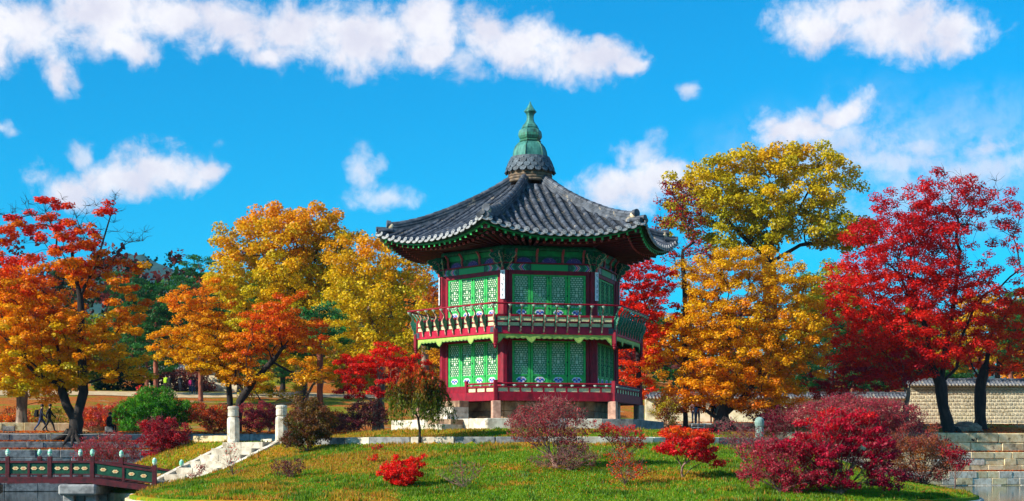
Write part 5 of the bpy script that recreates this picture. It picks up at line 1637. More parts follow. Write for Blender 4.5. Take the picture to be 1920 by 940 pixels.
for i, (px, py, rx, ry, lab) in enumerate(((1895, 610, 45, 55, 'red trunked pine over the far end of the palace wall'), (1600, 640, 60, 60, 'dark pine between the orange and scarlet maples'), (1500, 700, 50, 40, 'dark pine low behind the orange maple'), (1750, 650, 60, 50, 'dark pine behind the forks of the scarlet maple'))):
    pine(lab, 148 + i * 4, (px, 800), [(px, py, rx, ry), (px + 20, py + 50, rx, ry * .7)], 40 + i)
# background wood, far trees of mixed colours
bgt = [(20, 640, 80, 70, OR2, BR1, 'russet tree far behind the left edge'), (150, 640, 60, 60, GR1, YG, 'olive green tree behind the red topped maple'), (230, 700, 55, 40, GRD, GR2, 'dark green tree low behind the left maple'), (340, 720, 60, 30, BR1, BR2, 'brown thicket tree behind the far walkers'),
       (450, 560, 60, 60, YG, GR1, 'olive tree behind the golden tree'), (530, 640, 70, 50, OR1, Y2, 'amber tree behind the leaning maple'), (640, 660, 60, 50, Y2, YG, 'dull yellow tree far behind the scarlet maple'), (700, 560, 60, 60, GR2, YG, 'green tree far behind the yellow one'), (790, 600, 50, 70, OR1, BR1, 'tawny tree far behind the balcony'),
       (1150, 620, 60, 70, RD3, BR2, 'maroon tree far behind the pavilion'), (1560, 560, 70, 70, YG, GR1, 'olive tree between the tall yellow tree and the scarlet one'), (1700, 640, 80, 60, GR1, YG, 'mossy green tree behind the scarlet maple'), (1920, 660, 50, 40, YG, OR1, 'ochre tree beyond the palace wall end')]
for i, (px, py, rx, ry, a, c, lab) in enumerate(bgt):
    tree('far_tree', lab, 'tree', 172 + (i % 4) * 4, (px, 780), [(px, py, rx, ry), (px + rx * .5, py + ry * .6, rx * .8, ry * .6), (px - rx * .5, py + ry * .5, rx * .7, ry * .6)], SP((py - ry, a, c), (py + ry, c, a)), trunk=[(px, py + ry)], mind=1.7, N=60, size=.42, rbase=.3, seed=60 + i, gap=.2, bark=M_bark, flat=.8, group='trees in the wood behind the park')


def distant_wood():
    rng = np.random.default_rng(321)
    n = 1900
    X = rng.uniform(-85, 85, n); Y = rng.uniform(196, 240, n)
    ok = np.abs(X - 1.5) > 0; X, Y = X[ok], Y[ok]
    top = 5.0 + 7.0 * vnoise(X * .13, Y * .05, 41) + 2.5 * vnoise(X * .5, Y * .2, 42)
    Z = gz(X, Y) + top * rng.random(len(X)) ** 1.15
    C = np.stack([X, Y, Z], 1)
    tone = vnoise(X * .16 + 3, Y * .06, 43)[:, None]
    A = np.where(tone < .35, np.array(GRD), np.where(tone < .55, np.array(BR2), np.where(tone < .75, np.array(GR2), np.array(OR3) * .6)))
    lm = leaves('distant_wood', C, 26, (1.6, 1.2, 1.2), .75, lambda C: (A, A * .7), rng, .7, .3)
    o = link('distant_wood', lm); tag(o, 'dark mixed wood closing the park far behind', 'wood', kind='stuff')


distant_wood()


def Yfor(px, py, lo=50.5, hi=84.0):
    """distance at which the island's ground appears on this photo row"""
    best, by = 1e9, 62
    for Y in np.arange(lo, hi, .15):
        X = (px - CX) * Y / FPX
        dx, dy = X - IC[0], Y - IC[1]
        if np.hypot(dx, dy) > isl_edge(np.arctan2(dy, dx)) - .1: continue
        e = abs(HZ - (float(iz(X, Y)) - CAMZ) * FPX / Y - py)
        if e < best - .3: best, by = e, Y
        if best < 1.2 and e > best + 1: break
    return by


def shrub(name, label, base, blobs, pal, Y=None, mind=.28, N=40, size=.075, rbase=.05, rtip=.006, seed=0, twig=2, flat=.8, gap=.2, bark=None, upbias=.3, aspect=.6, droop=0.0, depth=.9, bf=.9, leafy=1.0, cat='shrub', group=None):
    rng = np.random.default_rng(seed + 900)
    mind *= .80; N = int(N * 1.45 + 2); size *= 1.12; gap *= .8
    if Y is None: Y = Yfor(*base)
    X = (base[0] - CX) * Y / FPX
    bz = landz(X, Y)
    root = thing(name, label, cat, (X, Y, bz), 0, group)
    org = np.array([X, Y, bz])
    C = crown_points(blobs, Y, mind, rng, depth, shell=2.2)
    gzv = np.array([landz(c[0], c[1]) for c in C]) if Y < 90 else gz(C[:, 0], C[:, 1])
    C = C[C[:, 2] > gzv + .04]
    if gap: C = C[vnoise(C[:, 0] / (mind * 2.4) + 5, C[:, 2] / (mind * 2.4) + C[:, 1] * .3, seed) > gap]
    # several stems leave the ground together
    st = [[org - np.array([0, 0, .1]), org + np.array([0, 0, .05])]]
    P, par, ln = skeleton(st, C, mind * .8, bf, rng, rise=.35, wob=.18)
    def extra(b):
        for j in range(len(C)):
            for _ in range(twig):
                d = rng.normal(0, 1, 3); d[2] = abs(d[2]) + .3; d /= np.linalg.norm(d); p0 = C[j] - org; L = mind * rng.uniform(.7, 1.6)
                b.tube([p0, p0 + d * L * .5 + rng.normal(0, .02, 3), p0 + d * L], [rtip, rtip * .8, rtip * .5], 3, 0, cap=False)
    link('stems', branch_mesh('stems', P, par, rbase, rtip, bark or M_twig, 6, 1.3, org, extra), root)
    fl = np.array([1, 1, flat]) * mind * .85
    if leafy < 1: C = C[rng.random(len(C)) < leafy]
    link('foliage', leaves('foliage', C, N, fl, size, pal(Y, rng), rng, aspect, upbias, origin=org, droop=droop), root)
    return root


MG1, MG2 = lin(176, 60, 76), lin(130, 40, 60)      # dull rose
RB1, RB2 = lin(140, 62, 44), lin(96, 50, 40)
OL1 = lin(110, 100, 24)
def two(a, b): return SP((0, a, b), (1000, a, b))

# on the island
shrub('shrub', 'rounded brown and olive bush beside the near step post', (576, 848), [(580, 775, 32, 28), (575, 805, 42, 30), (560, 825, 30, 16), (600, 790, 30, 28)], SP((745, OL1, RB1), (800, RB1, OL1), (840, RB2, GRD)), seed=1, N=46, twig=2)
shrub('shrub', 'small brown twiggy bush on the slope below the olive bush', (542, 897), [(542, 876, 28, 17)], two(RB2, MG2), seed=2, N=16, mind=.22, size=.055, twig=4, rbase=.03)
shrub('sapling', 'nearly bare sapling with a few red leaves in front of the steps', (436, 893), [(436, 862, 20, 28)], two(RD1, RD2), seed=3, N=3, mind=.28, size=.06, twig=2, rbase=.02, leafy=.6)
shrub('shrub', 'small maroon bush in front of the lowest steps', (362, 901), [(362, 880, 24, 14)], two(RD3, RB2), seed=4, N=30, mind=.22, size=.055, twig=2, rbase=.025)
shrub('shrub', 'vivid scarlet bush on the grass slope', (752, 912), [(750, 888, 36, 18), (722, 882, 16, 14), (775, 872, 18, 13), (790, 860, 9, 9), (745, 868, 12, 10)], two(lin(250, 30, 30), RD1), seed=5, N=42, mind=.2, size=.07, twig=1, rbase=.03, flat=.7)
shrub('shrub', 'tiny red sprig on the slope left of the scarlet bush', (702, 868), [(701, 857, 8, 9)], two(RD1, RD2), seed=6, N=22, mind=.18, size=.06, twig=1, rbase=.012)
shrub('shrub', 'tiny rust red sprig just under the kerb', (708, 846), [(707, 838, 9, 7)], two(RD1, RB1), seed=7, N=20, mind=.18, size=.06, twig=1, rbase=.012)
shrub('shrub', 'pale bare twigs right of the scarlet bush', (872, 918), [(862, 892, 38, 22), (890, 885, 22, 22)], two(MG1, RB1), seed=8, N=4, mind=.3, size=.05, twig=4, rbase=.03, leafy=.5)
shrub('shrub', 'wide twiggy rose brown shrub before the middle of the pavilion', (1043, 878), [(1022, 780, 55, 26), (985, 795, 36, 26), (1065, 790, 34, 30), (1025, 815, 50, 22), (1070, 835, 36, 26), (1040, 755, 34, 10)], SP((750, MG1, PK1), (830, MG1, RB1), spread=10), seed=9, N=26, mind=.3, size=.06, twig=5, rbase=.10, bark=mat('pale_twig', lin(176, 138, 120), lin(124, 86, 76), 6, .85))
shrub('shrub', 'low tangle of grey brown twigs at the foot of the rose brown shrub', (1070, 884), [(1075, 858, 45, 18), (1020, 866, 28, 12)], two(MG1, RB2), seed=10, N=8, mind=.26, size=.05, twig=6, rbase=.04)
shrub('shrub', 'sparse shrub tipped with orange red leaves right of the twiggy one', (1172, 910), [(1170, 878, 30, 22), (1160, 852, 26, 14), (1195, 880, 22, 18)], two(RD1, OR3), seed=11, N=12, mind=.24, size=.06, twig=4, rbase=.03, leafy=.7)
shrub('shrub', 'thin upright shrub with light red sprays before the platform corner', (1165, 872), [(1160, 812, 32, 18), (1130, 806, 22, 14), (1185, 830, 25, 14)], two(lin(226, 50, 60), RD1), seed=12, N=20, mind=.25, size=.065, twig=3, rbase=.03, leafy=.75)
shrub('shrub', 'spreading crimson shrub with bare grey legs on the slope', (1280, 898), [(1285, 835, 45, 17), (1262, 812, 28, 15), (1320, 850, 32, 14), (1300, 820, 40, 14), (1345, 868, 14, 10), (1255, 840, 24, 12)], SP((795, OR2, RD1), (830, lin(236, 26, 40), RD2), (870, RD2, CR1), spread=9), seed=13, N=46, mind=.24, size=.07, twig=1, rbase=.04, flat=.6, bf=.6)
shrub('shrub', 'purple brown thicket between the crimson shrub and the round headed post', (1395, 868), [(1395, 820, 42, 22), (1370, 800, 30, 12), (1420, 835, 30, 20)], two(MG2, MG1), seed=14, N=10, mind=.28, size=.06, twig=5, rbase=.04)
shrub('shrub', 'huge dense crimson bush on the right of the slope', (1575, 928), [(1545, 805, 60, 30), (1500, 840, 60, 32), (1610, 825, 60, 34), (1560, 855, 80, 36), (1655, 855, 45, 34), (1600, 890, 70, 28), (1510, 885, 60, 30), (1590, 785, 50, 20), (1670, 895, 30, 22)], SP((770, CR1, RD2), (850, CR1, lin(170, 10, 56)), (920, lin(170, 10, 56), CR2), spread=18), seed=15, N=54, mind=.32, size=.075, twig=4, rbase=.12, flat=.6, gap=.46, bark=M_barkl)
shrub('shrub', 'rose pink twiggy bush in front of the huge crimson one', (1462, 924), [(1455, 865, 52, 28), (1425, 885, 36, 24), (1485, 895, 50, 26), (1435, 840, 36, 20), (1410, 850, 26, 18)], two(MG1, CR1), seed=16, N=34, mind=.28, size=.06, twig=4, rbase=.06)
shrub('shrub', 'dusty pink bush behind the huge crimson one', (1640, 870), [(1610, 768, 75, 24), (1675, 785, 52, 28), (1535, 775, 50, 20), (1700, 815, 45, 26)], two(lin(190, 62, 84), PK1), Y=70, seed=17, N=34, mind=.34, size=.07, twig=4, rbase=.08)
shrub('shrub', 'russet and ochre bush at the right end of the island', (1735, 908), [(1715, 830, 52, 32), (1765, 855, 40, 30), (1700, 870, 40, 34), (1745, 880, 36, 22), (1660, 850, 30, 30)], SP((800, PK1, RB1), (860, RB1, lin(190, 120, 30)), (900, MG1, RB2), spread=12), Y=60, seed=18, N=34, mind=.3, size=.065, twig=4, rbase=.06)
shrub('shrub', 'dark red sprays leaning over the water at the right end', (1790, 905), [(1785, 850, 22, 16), (1800, 868, 18, 12)], two(RD3, CR2), Y=57.5, seed=19, N=32, mind=.26, size=.065, twig=2, rbase=.03)
shrub('shrub', 'maroon bush behind the round headed post', (1465, 845), [(1465, 790, 34, 24), (1500, 780, 30, 18)], two(MG2, CR2), Y=72, seed=20, N=26, mind=.3, size=.07, twig=3, rbase=.05)
shrub('shrub', 'dark wine red bush on the lawn left of the steps', (310, 868), [(308, 822, 46, 24), (290, 800, 30, 16), (330, 805, 26, 18), (315, 848, 40, 16)], two(RD3, MG2), Y=70.0, seed=21, N=46, mind=.28, size=.07, twig=2, rbase=.05)
shrub('shrub', 'pale pink twiggy bush behind the bridge railing', (205, 890), [(180, 845, 40, 22), (230, 845, 34, 24), (215, 825, 26, 12)], two(MG1, PK1), Y=73.5, seed=22, N=22, mind=.28, size=.065, twig=4, rbase=.05)
# on the far bank
shrub('shrub', 'tall fresh green willow leaved bush on the left bank', (290, 812), [(290, 765, 55, 26), (250, 775, 36, 24), (335, 772, 34, 22), (290, 740, 28, 16), (275, 795, 50, 14)], two(lin(96, 170, 30), lin(40, 116, 20)), Y=103.5, seed=23, N=60, mind=.42, size=.17, twig=2, rbase=.08, aspect=.25, droop=1.2, gap=.12)
shrub('shrub', 'rust red thicket beside the roots of the left maple', (190, 806), [(195, 780, 36, 20), (165, 785, 24, 18), (225, 770, 20, 20)], two(OR3, MG1), Y=104, seed=24, N=36, mind=.4, size=.1, twig=3, rbase=.05)
shrub('shrub', 'brown and orange thicket left of the far step post', (405, 812), [(405, 785, 36, 26), (375, 775, 26, 20)], two(RB1, OR3), Y=103, seed=25, N=40, mind=.4, size=.1, twig=3, rbase=.05)
shrub('shrub', 'dusky red bush seen between the two step posts', (485, 812), [(480, 782, 38, 26), (512, 785, 24, 22)], two(MG2, PK1), Y=104, seed=26, N=44, mind=.4, size=.1, twig=3, rbase=.05)
shrub('shrub', 'purple brown bush left of the entrance steps', (690, 806), [(690, 778, 40, 24), (655, 790, 28, 14)], two(MG2, RB2), Y=101, seed=27, N=36, mind=.4, size=.1, twig=3, rbase=.05)
shrub('shrub', 'olive yellow upright bush right of the platform', (1252, 800), [(1250, 768, 30, 24), (1265, 785, 26, 14)], two(YG, RB1), Y=107, seed=28, N=40, mind=.42, size=.11, twig=3, rbase=.05)
shrub('shrub', 'small crimson tree shrub on the far park slope', (272, 745), [(280, 740, 22, 16)], two(RD1, CR1), Y=150, seed=29, N=30, mind=.6, size=.16, twig=2, rbase=.05)
for i, (px, Y, a, c, lab) in enumerate(((20, 118, OR2, RB1, 'orange leaved low thicket at the far left edge'), (100, 120, YG, OL1, 'yellow green thicket behind the walking pair'), (565, 104, MG1, RB1, 'rose brown thicket right of the near step post'), (625, 112, RB1, OR3, 'rusty thicket under the lime yellow tree'), (1440, 112, CR2, MG2, 'dark crimson thicket under the orange maple'), (1640, 114, MG2, RD3, 'wine coloured thicket left of the palace wall'), (1320, 106.6, CR1, RD2, 'low red thicket at the foot of the orange maple'))):
    X = (px - CX) * Y / FPX; py = HZ - (landz(X, Y) - CAMZ) * FPX / Y
    shrub('shrub', lab, (px, py), [(px, py - 22, 40, 20), (px + 25, py - 16, 28, 14)], two(a, c), Y=Y, seed=30 + i, N=34, mind=.5, size=.12, twig=3, rbase=.05)


def weeping():
    rng = np.random.default_rng(77)
    base = (787, 832); Y = Yfor(*base); X = (base[0] - CX) * Y / FPX; bz = landz(X, Y)
    root = thing('weeping_sapling', 'weeping peach sapling with drooping green and rust leaves by the kerb', 'tree', (X, Y, bz)); org = np.array([X, Y, bz])
    tops = []
    for i in range(58):
        a = rng.uniform(0, 2 * math.pi); r = math.sqrt(rng.random())
        px = 785 + 54 * r * math.cos(a); py = 702 - 20 * (1 - r * r) + rng.uniform(-8, 22) + 26 * r
        w = np.array(W(px, py, Y)); w[1] += 1.0 * r * math.sin(a); tops.append(w)
    tops = np.array(tops)
    st = [[org - np.array([0, 0, .1]), np.array(W(787, 805, Y)), np.array(W(784, 785, Y))]]
    P, par, ln = skeleton(st, tops, .2, .6, rng, rise=.5)
    C = []; strands = []
    for t in tops:
        for _ in range(5):
            L = rng.uniform(.5, 1.55); d = rng.normal(0, .2, 2)
            pts = [t + np.array([d[0] * f * 1.2, d[1] * f * 1.2, .12 * math.sin(f * 3) - L * f ** 1.2]) for f in np.linspace(0, 1, 9)]
            pts = [p for p in pts if p[2] > bz + .35]
            if len(pts) > 2: strands.append(pts); C += pts[1:]
    C = np.array(C)
    def extra(b):
        for s in strands: b.tube([p - org for p in s], .005, 3, 0, cap=False)
    link('trunk', branch_mesh('trunk', P, par, .055, .008, M_bark, 6, 1.3, org, extra), root)
    pal = SP((685, RD1, OR3), (715, lin(200, 100, 30), OL1), (750, lin(110, 140, 24), OL1), (800, lin(140, 140, 30), GR1), spread=16)
    link('crown', leaves('crown', C, 6, (.08, .08, .09), .15, pal(Y, rng), rng, .26, .1, origin=org, droop=2.5), root)


weeping()

# ---------------------------------------------------------------- grass and fallen leaves
def grass():
    rng = np.random.default_rng(5)
    n = 500000
    X = rng.uniform(-19, 19, n); Y = rng.uniform(47.4, 76, n)
    keep = rng.random(n) < np.clip(1.15 - (Y - 48) / 34, .22, 1)
    X, Y = X[keep], Y[keep]
    dx, dy = X - IC[0], Y - IC[1]
    ok = np.hypot(dx, dy) < isl_edge(np.arctan2(dy, dx)) - .22
    s = (X - ST_T.x) * ST_D.x + (Y - ST_T.y) * ST_D.y; l = (X - ST_T.x) * ST_W.x + (Y - ST_T.y) * ST_W.y
    ok &= ~((np.abs(l) < 1.45) & (s > -.4) & (s < ST_N * ST_RUN + .6))
    ok &= np.hypot(X - PX, Y - PY) > 6.6
    ok &= np.abs(np.hypot(X - RINGC[0], Y - RINGC[1]) - RINGR) > .16
    X, Y = X[ok], Y[ok]; n = len(X)
    Z = iz(X, Y)
    nz = .55 * vnoise(X * .45, Y * .45, 11) + .3 * vnoise(X * 1.3, Y * 1.3, 12) + .15 * vnoise(X * 4, Y * 4, 13)
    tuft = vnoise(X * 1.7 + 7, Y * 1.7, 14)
    side = np.clip((X + 4) / 16, -.5, 1)                     # greener towards the right, drier to the left and by the kerb
    ringd = np.hypot(X - RINGC[0], Y - RINGC[1]) - RINGR
    dry = sst(nz - .16 * side + .14 * np.exp(-np.clip(ringd, 0, 9) / 1.5), .46, .62)
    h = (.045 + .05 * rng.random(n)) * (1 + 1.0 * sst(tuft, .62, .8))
    a = rng.uniform(0, 2 * math.pi, n); w = .016 + .012 * rng.random(n)
    lean = rng.normal(0, .03, (n, 2))
    c, sn = np.cos(a) * w, np.sin(a) * w
    V = np.stack([np.stack([X - c, Y - sn, Z - .01], 1), np.stack([X + c, Y + sn, Z - .01], 1), np.stack([X + lean[:, 0], Y + lean[:, 1], Z + h], 1)], 1).reshape(-1, 3)
    g1, g2, d1, d2 = [np.array(q) for q in (lin(70, 132, 12), lin(140, 174, 22), lin(208, 170, 36), lin(190, 116, 40))]
    f = rng.random(n)[:, None]; f2 = rng.random(n)[:, None]
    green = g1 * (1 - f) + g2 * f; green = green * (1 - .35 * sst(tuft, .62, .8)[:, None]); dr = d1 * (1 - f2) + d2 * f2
    pick = (rng.random(n) < dry * .68 + .05)[:, None]
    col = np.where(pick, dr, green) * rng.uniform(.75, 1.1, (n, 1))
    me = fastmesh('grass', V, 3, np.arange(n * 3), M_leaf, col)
    o = link('grass', me); tag(o, 'short green and straw coloured grass on the island slope', 'grass', kind='stuff')
    # fallen leaves
    n = 6000
    X = rng.uniform(-15, 17, n); Y = rng.uniform(50.5, 64, n)
    dx, dy = X - IC[0], Y - IC[1]
    ok = (np.hypot(dx, dy) < isl_edge(np.arctan2(dy, dx)) - .3) & (vnoise(X * .6, Y * .6, 21) > .42)
    s = (X - ST_T.x) * ST_D.x + (Y - ST_T.y) * ST_D.y; l = (X - ST_T.x) * ST_W.x + (Y - ST_T.y) * ST_W.y
    ok &= ~((np.abs(l) < 1.45) & (s > -.4) & (s < ST_N * ST_RUN + .6))
    C = np.stack([X[ok], Y[ok], iz(X[ok], Y[ok]) + .06], 1)
    me = leaves('fallen_leaves', C, 1, (.05, .05, .02), .075, lambda C: (np.tile(RB1, (len(C), 1)), np.tile(OR3, (len(C), 1))), rng, .8, .8)
    o = link('fallen_leaves', me); tag(o, 'scattered rust coloured fallen leaves on the slope', 'leaves', kind='stuff')
    # leaf litter on the bank ledges and below the maples
    n = 26000
    X = rng.uniform(-34, 44, n); D = rng.uniform(.1, 16, n); Y = bankY(X) + D
    ok = ((X < -10) | (X > 8)) & ((D < 2.6) | (vnoise(X * .4, Y * .4, 31) > .4))
    X, Y = X[ok], Y[ok]
    X2 = rng.uniform(17, 46, 9000); Y2_ = bankY(X2) + np.concatenate([rng.uniform(.15, 1.0, 4500), rng.uniform(1.5, 2.35, 4500)])
    X3 = rng.uniform(-40, -15, 4000); Y3_ = bankY(X3) + np.concatenate([rng.uniform(.15, 1.0, 2000), rng.uniform(1.5, 2.35, 2000)])
    X = np.concatenate([X, X2, X3]); Y = np.concatenate([Y, Y2_, Y3_])
    C = np.stack([X, Y, gz(X, Y) + .07], 1)
    me = leaves('bank_leaf_litter', C, 1, (.06, .06, .03), .16, lambda C: (np.tile(OR2, (len(C), 1)), np.tile(RB1, (len(C), 1))), rng, .8, .8)
    o = link('bank_leaf_litter', me); tag(o, 'orange leaf litter along the ledges of the pond banks', 'leaves', kind='stuff')


grass()


# ---------------------------------------------------------------- people
def person(label, Y, px, ang, jacket, pants, hair=(.012, .010, .009), pose='stand', h=1.7, phase=1, shoes=(.02, .02, .02), sleeve=None, group=None):
    """local +x is the way the person faces"""
    X = (px - CX) * Y / FPX; z0 = landz(X, Y) + .03
    root = thing('person', label, 'person', (X, Y, z0), ang, group)
    V, E, R = [], [], []
    def v(p, r, par=None):
        V.append(p); R.append(r)
        if par is not None: E.append((par, len(V) - 1))
        return len(V) - 1
    dz = -.42 if pose == 'sit' else 0
    pel = v((0, 0, .94 + dz), .145)
    sp = v((.01, 0, 1.14 + dz), .135, pel); ch = v((.03, 0, 1.34 + dz), .165, sp); nk = v((.05, 0, 1.485 + dz), .06, ch); hb = v((.07, 0, 1.56 + dz), .085, nk); hd = v((.085, 0, 1.65 + dz), .098, hb)
    for sd in (-1, 1):
        sw = {'walk': .26 * sd * phase, 'stand': .02, 'sit': .1}[pose]
        sh = v((.02, sd * .17, 1.39 + dz), .075, ch)
        el = v((.02 - sw * .5, sd * .24, 1.12 + dz), .052, sh)
        wr = v((.06 - sw + .06, sd * .24, .90 + dz), .036, el); v((.08 - sw + .06, sd * .23, .81 + dz), .034, wr)
        hp = v((0, sd * .09, .88 + dz), .105, pel)
        if pose == 'sit':
            kn = v((.42, sd * .11, .50), .065, hp); an = v((.40, sd * .11, .10), .045, kn)
        elif pose == 'walk':
            f = sd * phase
            kn = v((.20 * f + .06, sd * .09, .50), .068, hp); an = v((.36 * f - (.06 if f < 0 else 0), sd * .09, .10 + (.06 if f < 0 else 0)), .045, kn)
        else:
            kn = v((.02, sd * .10, .49), .068, hp); an = v((0, sd * .10, .09), .045, kn)
        v((V[an][0] + .16, V[an][1], V[an][2] - .04), .038, an)
    me = bpy.data.meshes.new('body'); me.from_pydata([tuple(c * h / 1.75 for c in p) for p in V], E, [])
    tmp = bpy.data.objects.new('body_skeleton', me); COL.objects.link(tmp)
    mod = tmp.modifiers.new('skin', 'SKIN')
    for i, sv in enumerate(me.skin_vertices[0].data): sv.radius = (R[i] * h / 1.75,) * 2; sv.use_root = (i == 0)
    sb = tmp.modifiers.new('sub', 'SUBSURF'); sb.levels = 1; sb.render_levels = 1
    dg = bpy.context.evaluated_depsgraph_get()
    bm = bpy.data.meshes.new_from_object(tmp.evaluated_get(dg))
    bpy.data.objects.remove(tmp)
    bm.name = 'body'; bm.materials.clear()
    key = str([round(c, 3) for c in (*jacket, *pants)])
    for nm, c in (('jacket' + key, jacket), ('trousers' + key, pants), ('skin_tone', lin(206, 156, 128)), ('shoe', shoes)):
        bm.materials.append(mat(nm, c, tuple(q * .75 for q in c), 9, .8))
    s = h / 1.75; wz = (.84 + dz) * s
    for p in bm.polygons:
        x, y, z = p.center
        mi = 0
        if z > (1.50 + dz) * s: mi = 2
        elif abs(y) > .19 * s and z < (.88 + dz) * s and pose != 'sit': mi = 2
        elif z < .13 * s: mi = 3
        elif z < (.93 + dz) * s and abs(y) < .19 * s: mi = 1
        p.material_index = mi; p.use_smooth = True
    body = link('body', bm, root)
    b = MB(); c = Vector(V[hd]) * s
    b.lathe([(.02, .125), (.07, .11), (.105, .06), (.113, 0), (.105, -.045)], 10, M=Matrix.Translation(c + Vector((-.018, 0, 0))) @ Matrix.Scale(s, 4))
    b.build('hair', mat('hair_dark', hair, tuple(q * .6 for q in hair), 9, .6), root, smooth=True)
    return root, (X, Y, z0)


NAVY, BLK, JEAN = lin(26, 34, 62), lin(20, 20, 24), lin(44, 66, 110)
_, pw = person('walker in dark jacket and blue jeans carrying a backpack on the left path', 98.5, 77, 0.15, NAVY, JEAN, pose='walk', h=1.72)
person('walker in a dark top and black trousers, right one of the strolling pair', 98.0, 92, 0.1, BLK, BLK, pose='walk', h=1.74, phase=-1)
bpk = thing('backpack', 'black backpack worn by the walker in blue jeans', 'backpack', (pw[0] - .26, pw[1] - .03, pw[2] + .93))
b = MB(); b.cbox((0, 0, .23), (.20, .30, .44), .07); b.build('bag', mat('bag_black', lin(24, 24, 28), lin(14, 14, 16), 8, .8), bpk)
b = MB(); b.cbox((-.11, 0, .16), (.07, .24, .22), .03); b.build('pocket', MATS['bag_black'], bpk)
for sy in (-.1, .1):
    b = MB(); b.tube([(.08, sy, .42), (.2, sy, .46), (.32, sy, .36), (.30, sy, .16), (.1, sy, .05)], .02, 5); b.build('strap', MATS['bag_black'], bpk)
person('figure in black sitting beside the green bush on the left bank', 98.2, 205, -.4, BLK, BLK, pose='sit', h=1.65)
st = stone_wall('seat_stone', 'low stone block under the seated figure in black', 'stone', (W(198, 0, 98.3).x, 98.1), (W(213, 0, 98.3).x, 98.2), float(gz(-24.6, 98.2)), [.42], 1.0, M_stone3, seed=77, depth=.4)
FW = 170.0
person('far walker in a bright yellow green vest', FW + 2, 311, 1.6, lin(190, 236, 40), lin(40, 40, 44), h=1.7)
person('far walker in black right beside the yellow green vest', FW + 1, 318, 1.6, BLK, BLK, h=1.7)
person('far lone walker in a long dark coat', FW, 338, 1.2, lin(24, 30, 44), lin(24, 30, 44), h=1.75)
person('far walker in a magenta jacket and blue jeans', FW - 3, 358, -1.6, lin(170, 24, 100), JEAN, h=1.7)
person('far walker in a dark blue jacket between two others', FW - 3, 363, -1.4, NAVY, JEAN, h=1.72)
person('far walker in a dark red jacket at the end of the group', FW - 4, 370, -1.5, lin(110, 30, 36), BLK, h=1.7)
RP = 110.5
person('visitor in a bright blue jacket under the orange maple', RP, 1308, 1.3, lin(30, 130, 200), lin(40, 70, 120), h=1.72)
person('visitor in a grey pink top beside the blue jacket', RP + .3, 1301, 1.3, lin(150, 120, 124), lin(40, 60, 90), h=1.66)
person('visitor in a dark jacket and tan trousers under the orange maple', RP, 1336, 1.6, lin(40, 30, 34), lin(176, 110, 60), h=1.72)
person('visitor in a pale blue top next to the maple trunk', RP + .4, 1343, 1.5, lin(150, 190, 206), lin(150, 180, 196), h=1.66)
person('visitor in black at the left end of the palace wall', 116.5, 1697, 0.4, BLK, BLK, h=1.75)


# ---------------------------------------------------------------- low fences, boulder, blocks
def rope_fence(label, pts, m, hgt=.55, r=.03, rail=True):
    root = thing('rope_fence', label, 'fence', (pts[0][0], pts[0][1], landz(*pts[0])))
    o = root.location
    tops = []
    for (x, y) in pts:
        z = landz(x, y) - o.z
        b = MB(); b.tube([(x - o.x, y - o.y, z - .1), (x - o.x, y - o.y, z + hgt)], r, 6); b.build('post', m, root)
        tops.append(Vector((x - o.x, y - o.y, z + hgt * .85)))
    b = MB()
    for p, q in zip(tops[:-1], tops[1:]): b.tube([p, p.lerp(q, .5) - Vector((0, 0, .05)), q], .012, 4)
    b.build('rope', M_white, root)


M_post = mat('weathered_post', lin(150, 136, 112), lin(100, 88, 72), 6, .9)
rope_fence('thin post and rope fence along the left bank edge', [bp(x, 2.0) for x in (-36, -33, -30, -27, -24.4, -21.8)], M_post)
rope_fence('post and rope fence below the palace wall', [bp(x, 6.0) for x in (31, 33.0, 35.0, 37.1, 39.2, 41.4)], M_post)
def low_rail():
    Y = 107.6; root = thing('low_railing', 'low white railing before the visitors under the orange maple', 'fence', (W(1297, 0, Y).x, Y, landz(W(1297, 0, Y).x, Y)))
    for i in range(5):
        b = MB(); b.box((i * .42, 0, .2), (.05, .05, .5)); b.build('post', M_white, root)
    for z in (.18, .42):
        b = MB(); b.box((.84, -.004, z), (1.8, .04, .05)); b.build('rail', M_white, root)
low_rail()


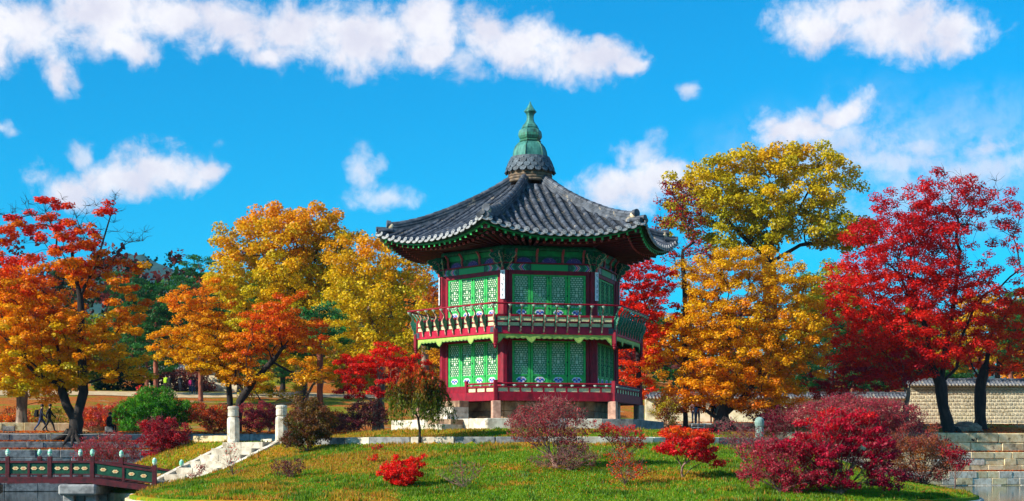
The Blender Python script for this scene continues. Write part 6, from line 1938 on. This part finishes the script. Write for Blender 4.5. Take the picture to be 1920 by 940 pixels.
def boulder(label, px, Y, r, seed, sx=1.4):
    rng = np.random.default_rng(seed); b = MB(); prof = []
    n, mrow = 14, 8; vs = []; fs = []
    for i in range(mrow):
        t = math.pi / 2 * i / (mrow - 1)
        for k in range(n):
            a = 2 * math.pi * k / n; q = r * (1 + rng.uniform(-.09, .09))
            vs.append((q * sx * math.cos(a) * math.cos(t), q * math.sin(a) * math.cos(t), q * .8 * math.sin(t) - .05))
    for i in range(mrow - 1):
        for k in range(n): fs.append((i * n + k, i * n + (k + 1) % n, (i + 1) * n + (k + 1) % n, (i + 1) * n + k))
    b.add(vs, fs)
    X = (px - CX) * Y / FPX
    o = b.build('boulder', mat('boulder_stone', lin(150, 132, 108), lin(104, 90, 74), 3, .9, .03), None, (X, Y, landz(X, Y)), smooth=True)
    tag(o, label, 'boulder', kind='thing')


boulder('large rounded boulder beside the scarlet maple trunk', 1812, 114.5, .85, 1)
boulder('smaller flat boulder in front of the large one', 1795, 113.8, .5, 2, 1.6)
stone_wall('stone_block', 'single pale stone block on the left path', 'stone', (W(8, 0, 96.5).x, 96.2), (W(29, 0, 96.5).x, 96.3), 3.38, [.45], 1.2, M_stone3, seed=78, depth=.4)
stone_wall('terrace_kerb', 'long low sunlit kerb behind the walking pair', 'kerb', bp(-40, 13), bp(-24.5, 13), float(gz(-32, 103.1)) - .15, [.75], 1.6, M_stone2, seed=79, depth=.4)


# ---------------------------------------------------------------- thin air over the whole park
def haze():
    b = MB(); b.box((0, 1450, 182), (6400, 3700, 369))
    m = bpy.data.materials.new('thin_haze'); m.use_nodes = True
    t = m.node_tree; t.nodes.clear()
    o = t.nodes.new('ShaderNodeOutputMaterial'); v = t.nodes.new('ShaderNodeVolumePrincipled')
    v.inputs['Color'].default_value = (.30, .70, 1.0, 1); v.inputs['Density'].default_value = HAZE
    t.links.new(v.outputs[0], o.inputs['Volume'])
    h = b.build('haze', m); tag(h, 'thin bluish air between the park and the far hill', 'haze', kind='stuff')


HAZE = .00006
haze()
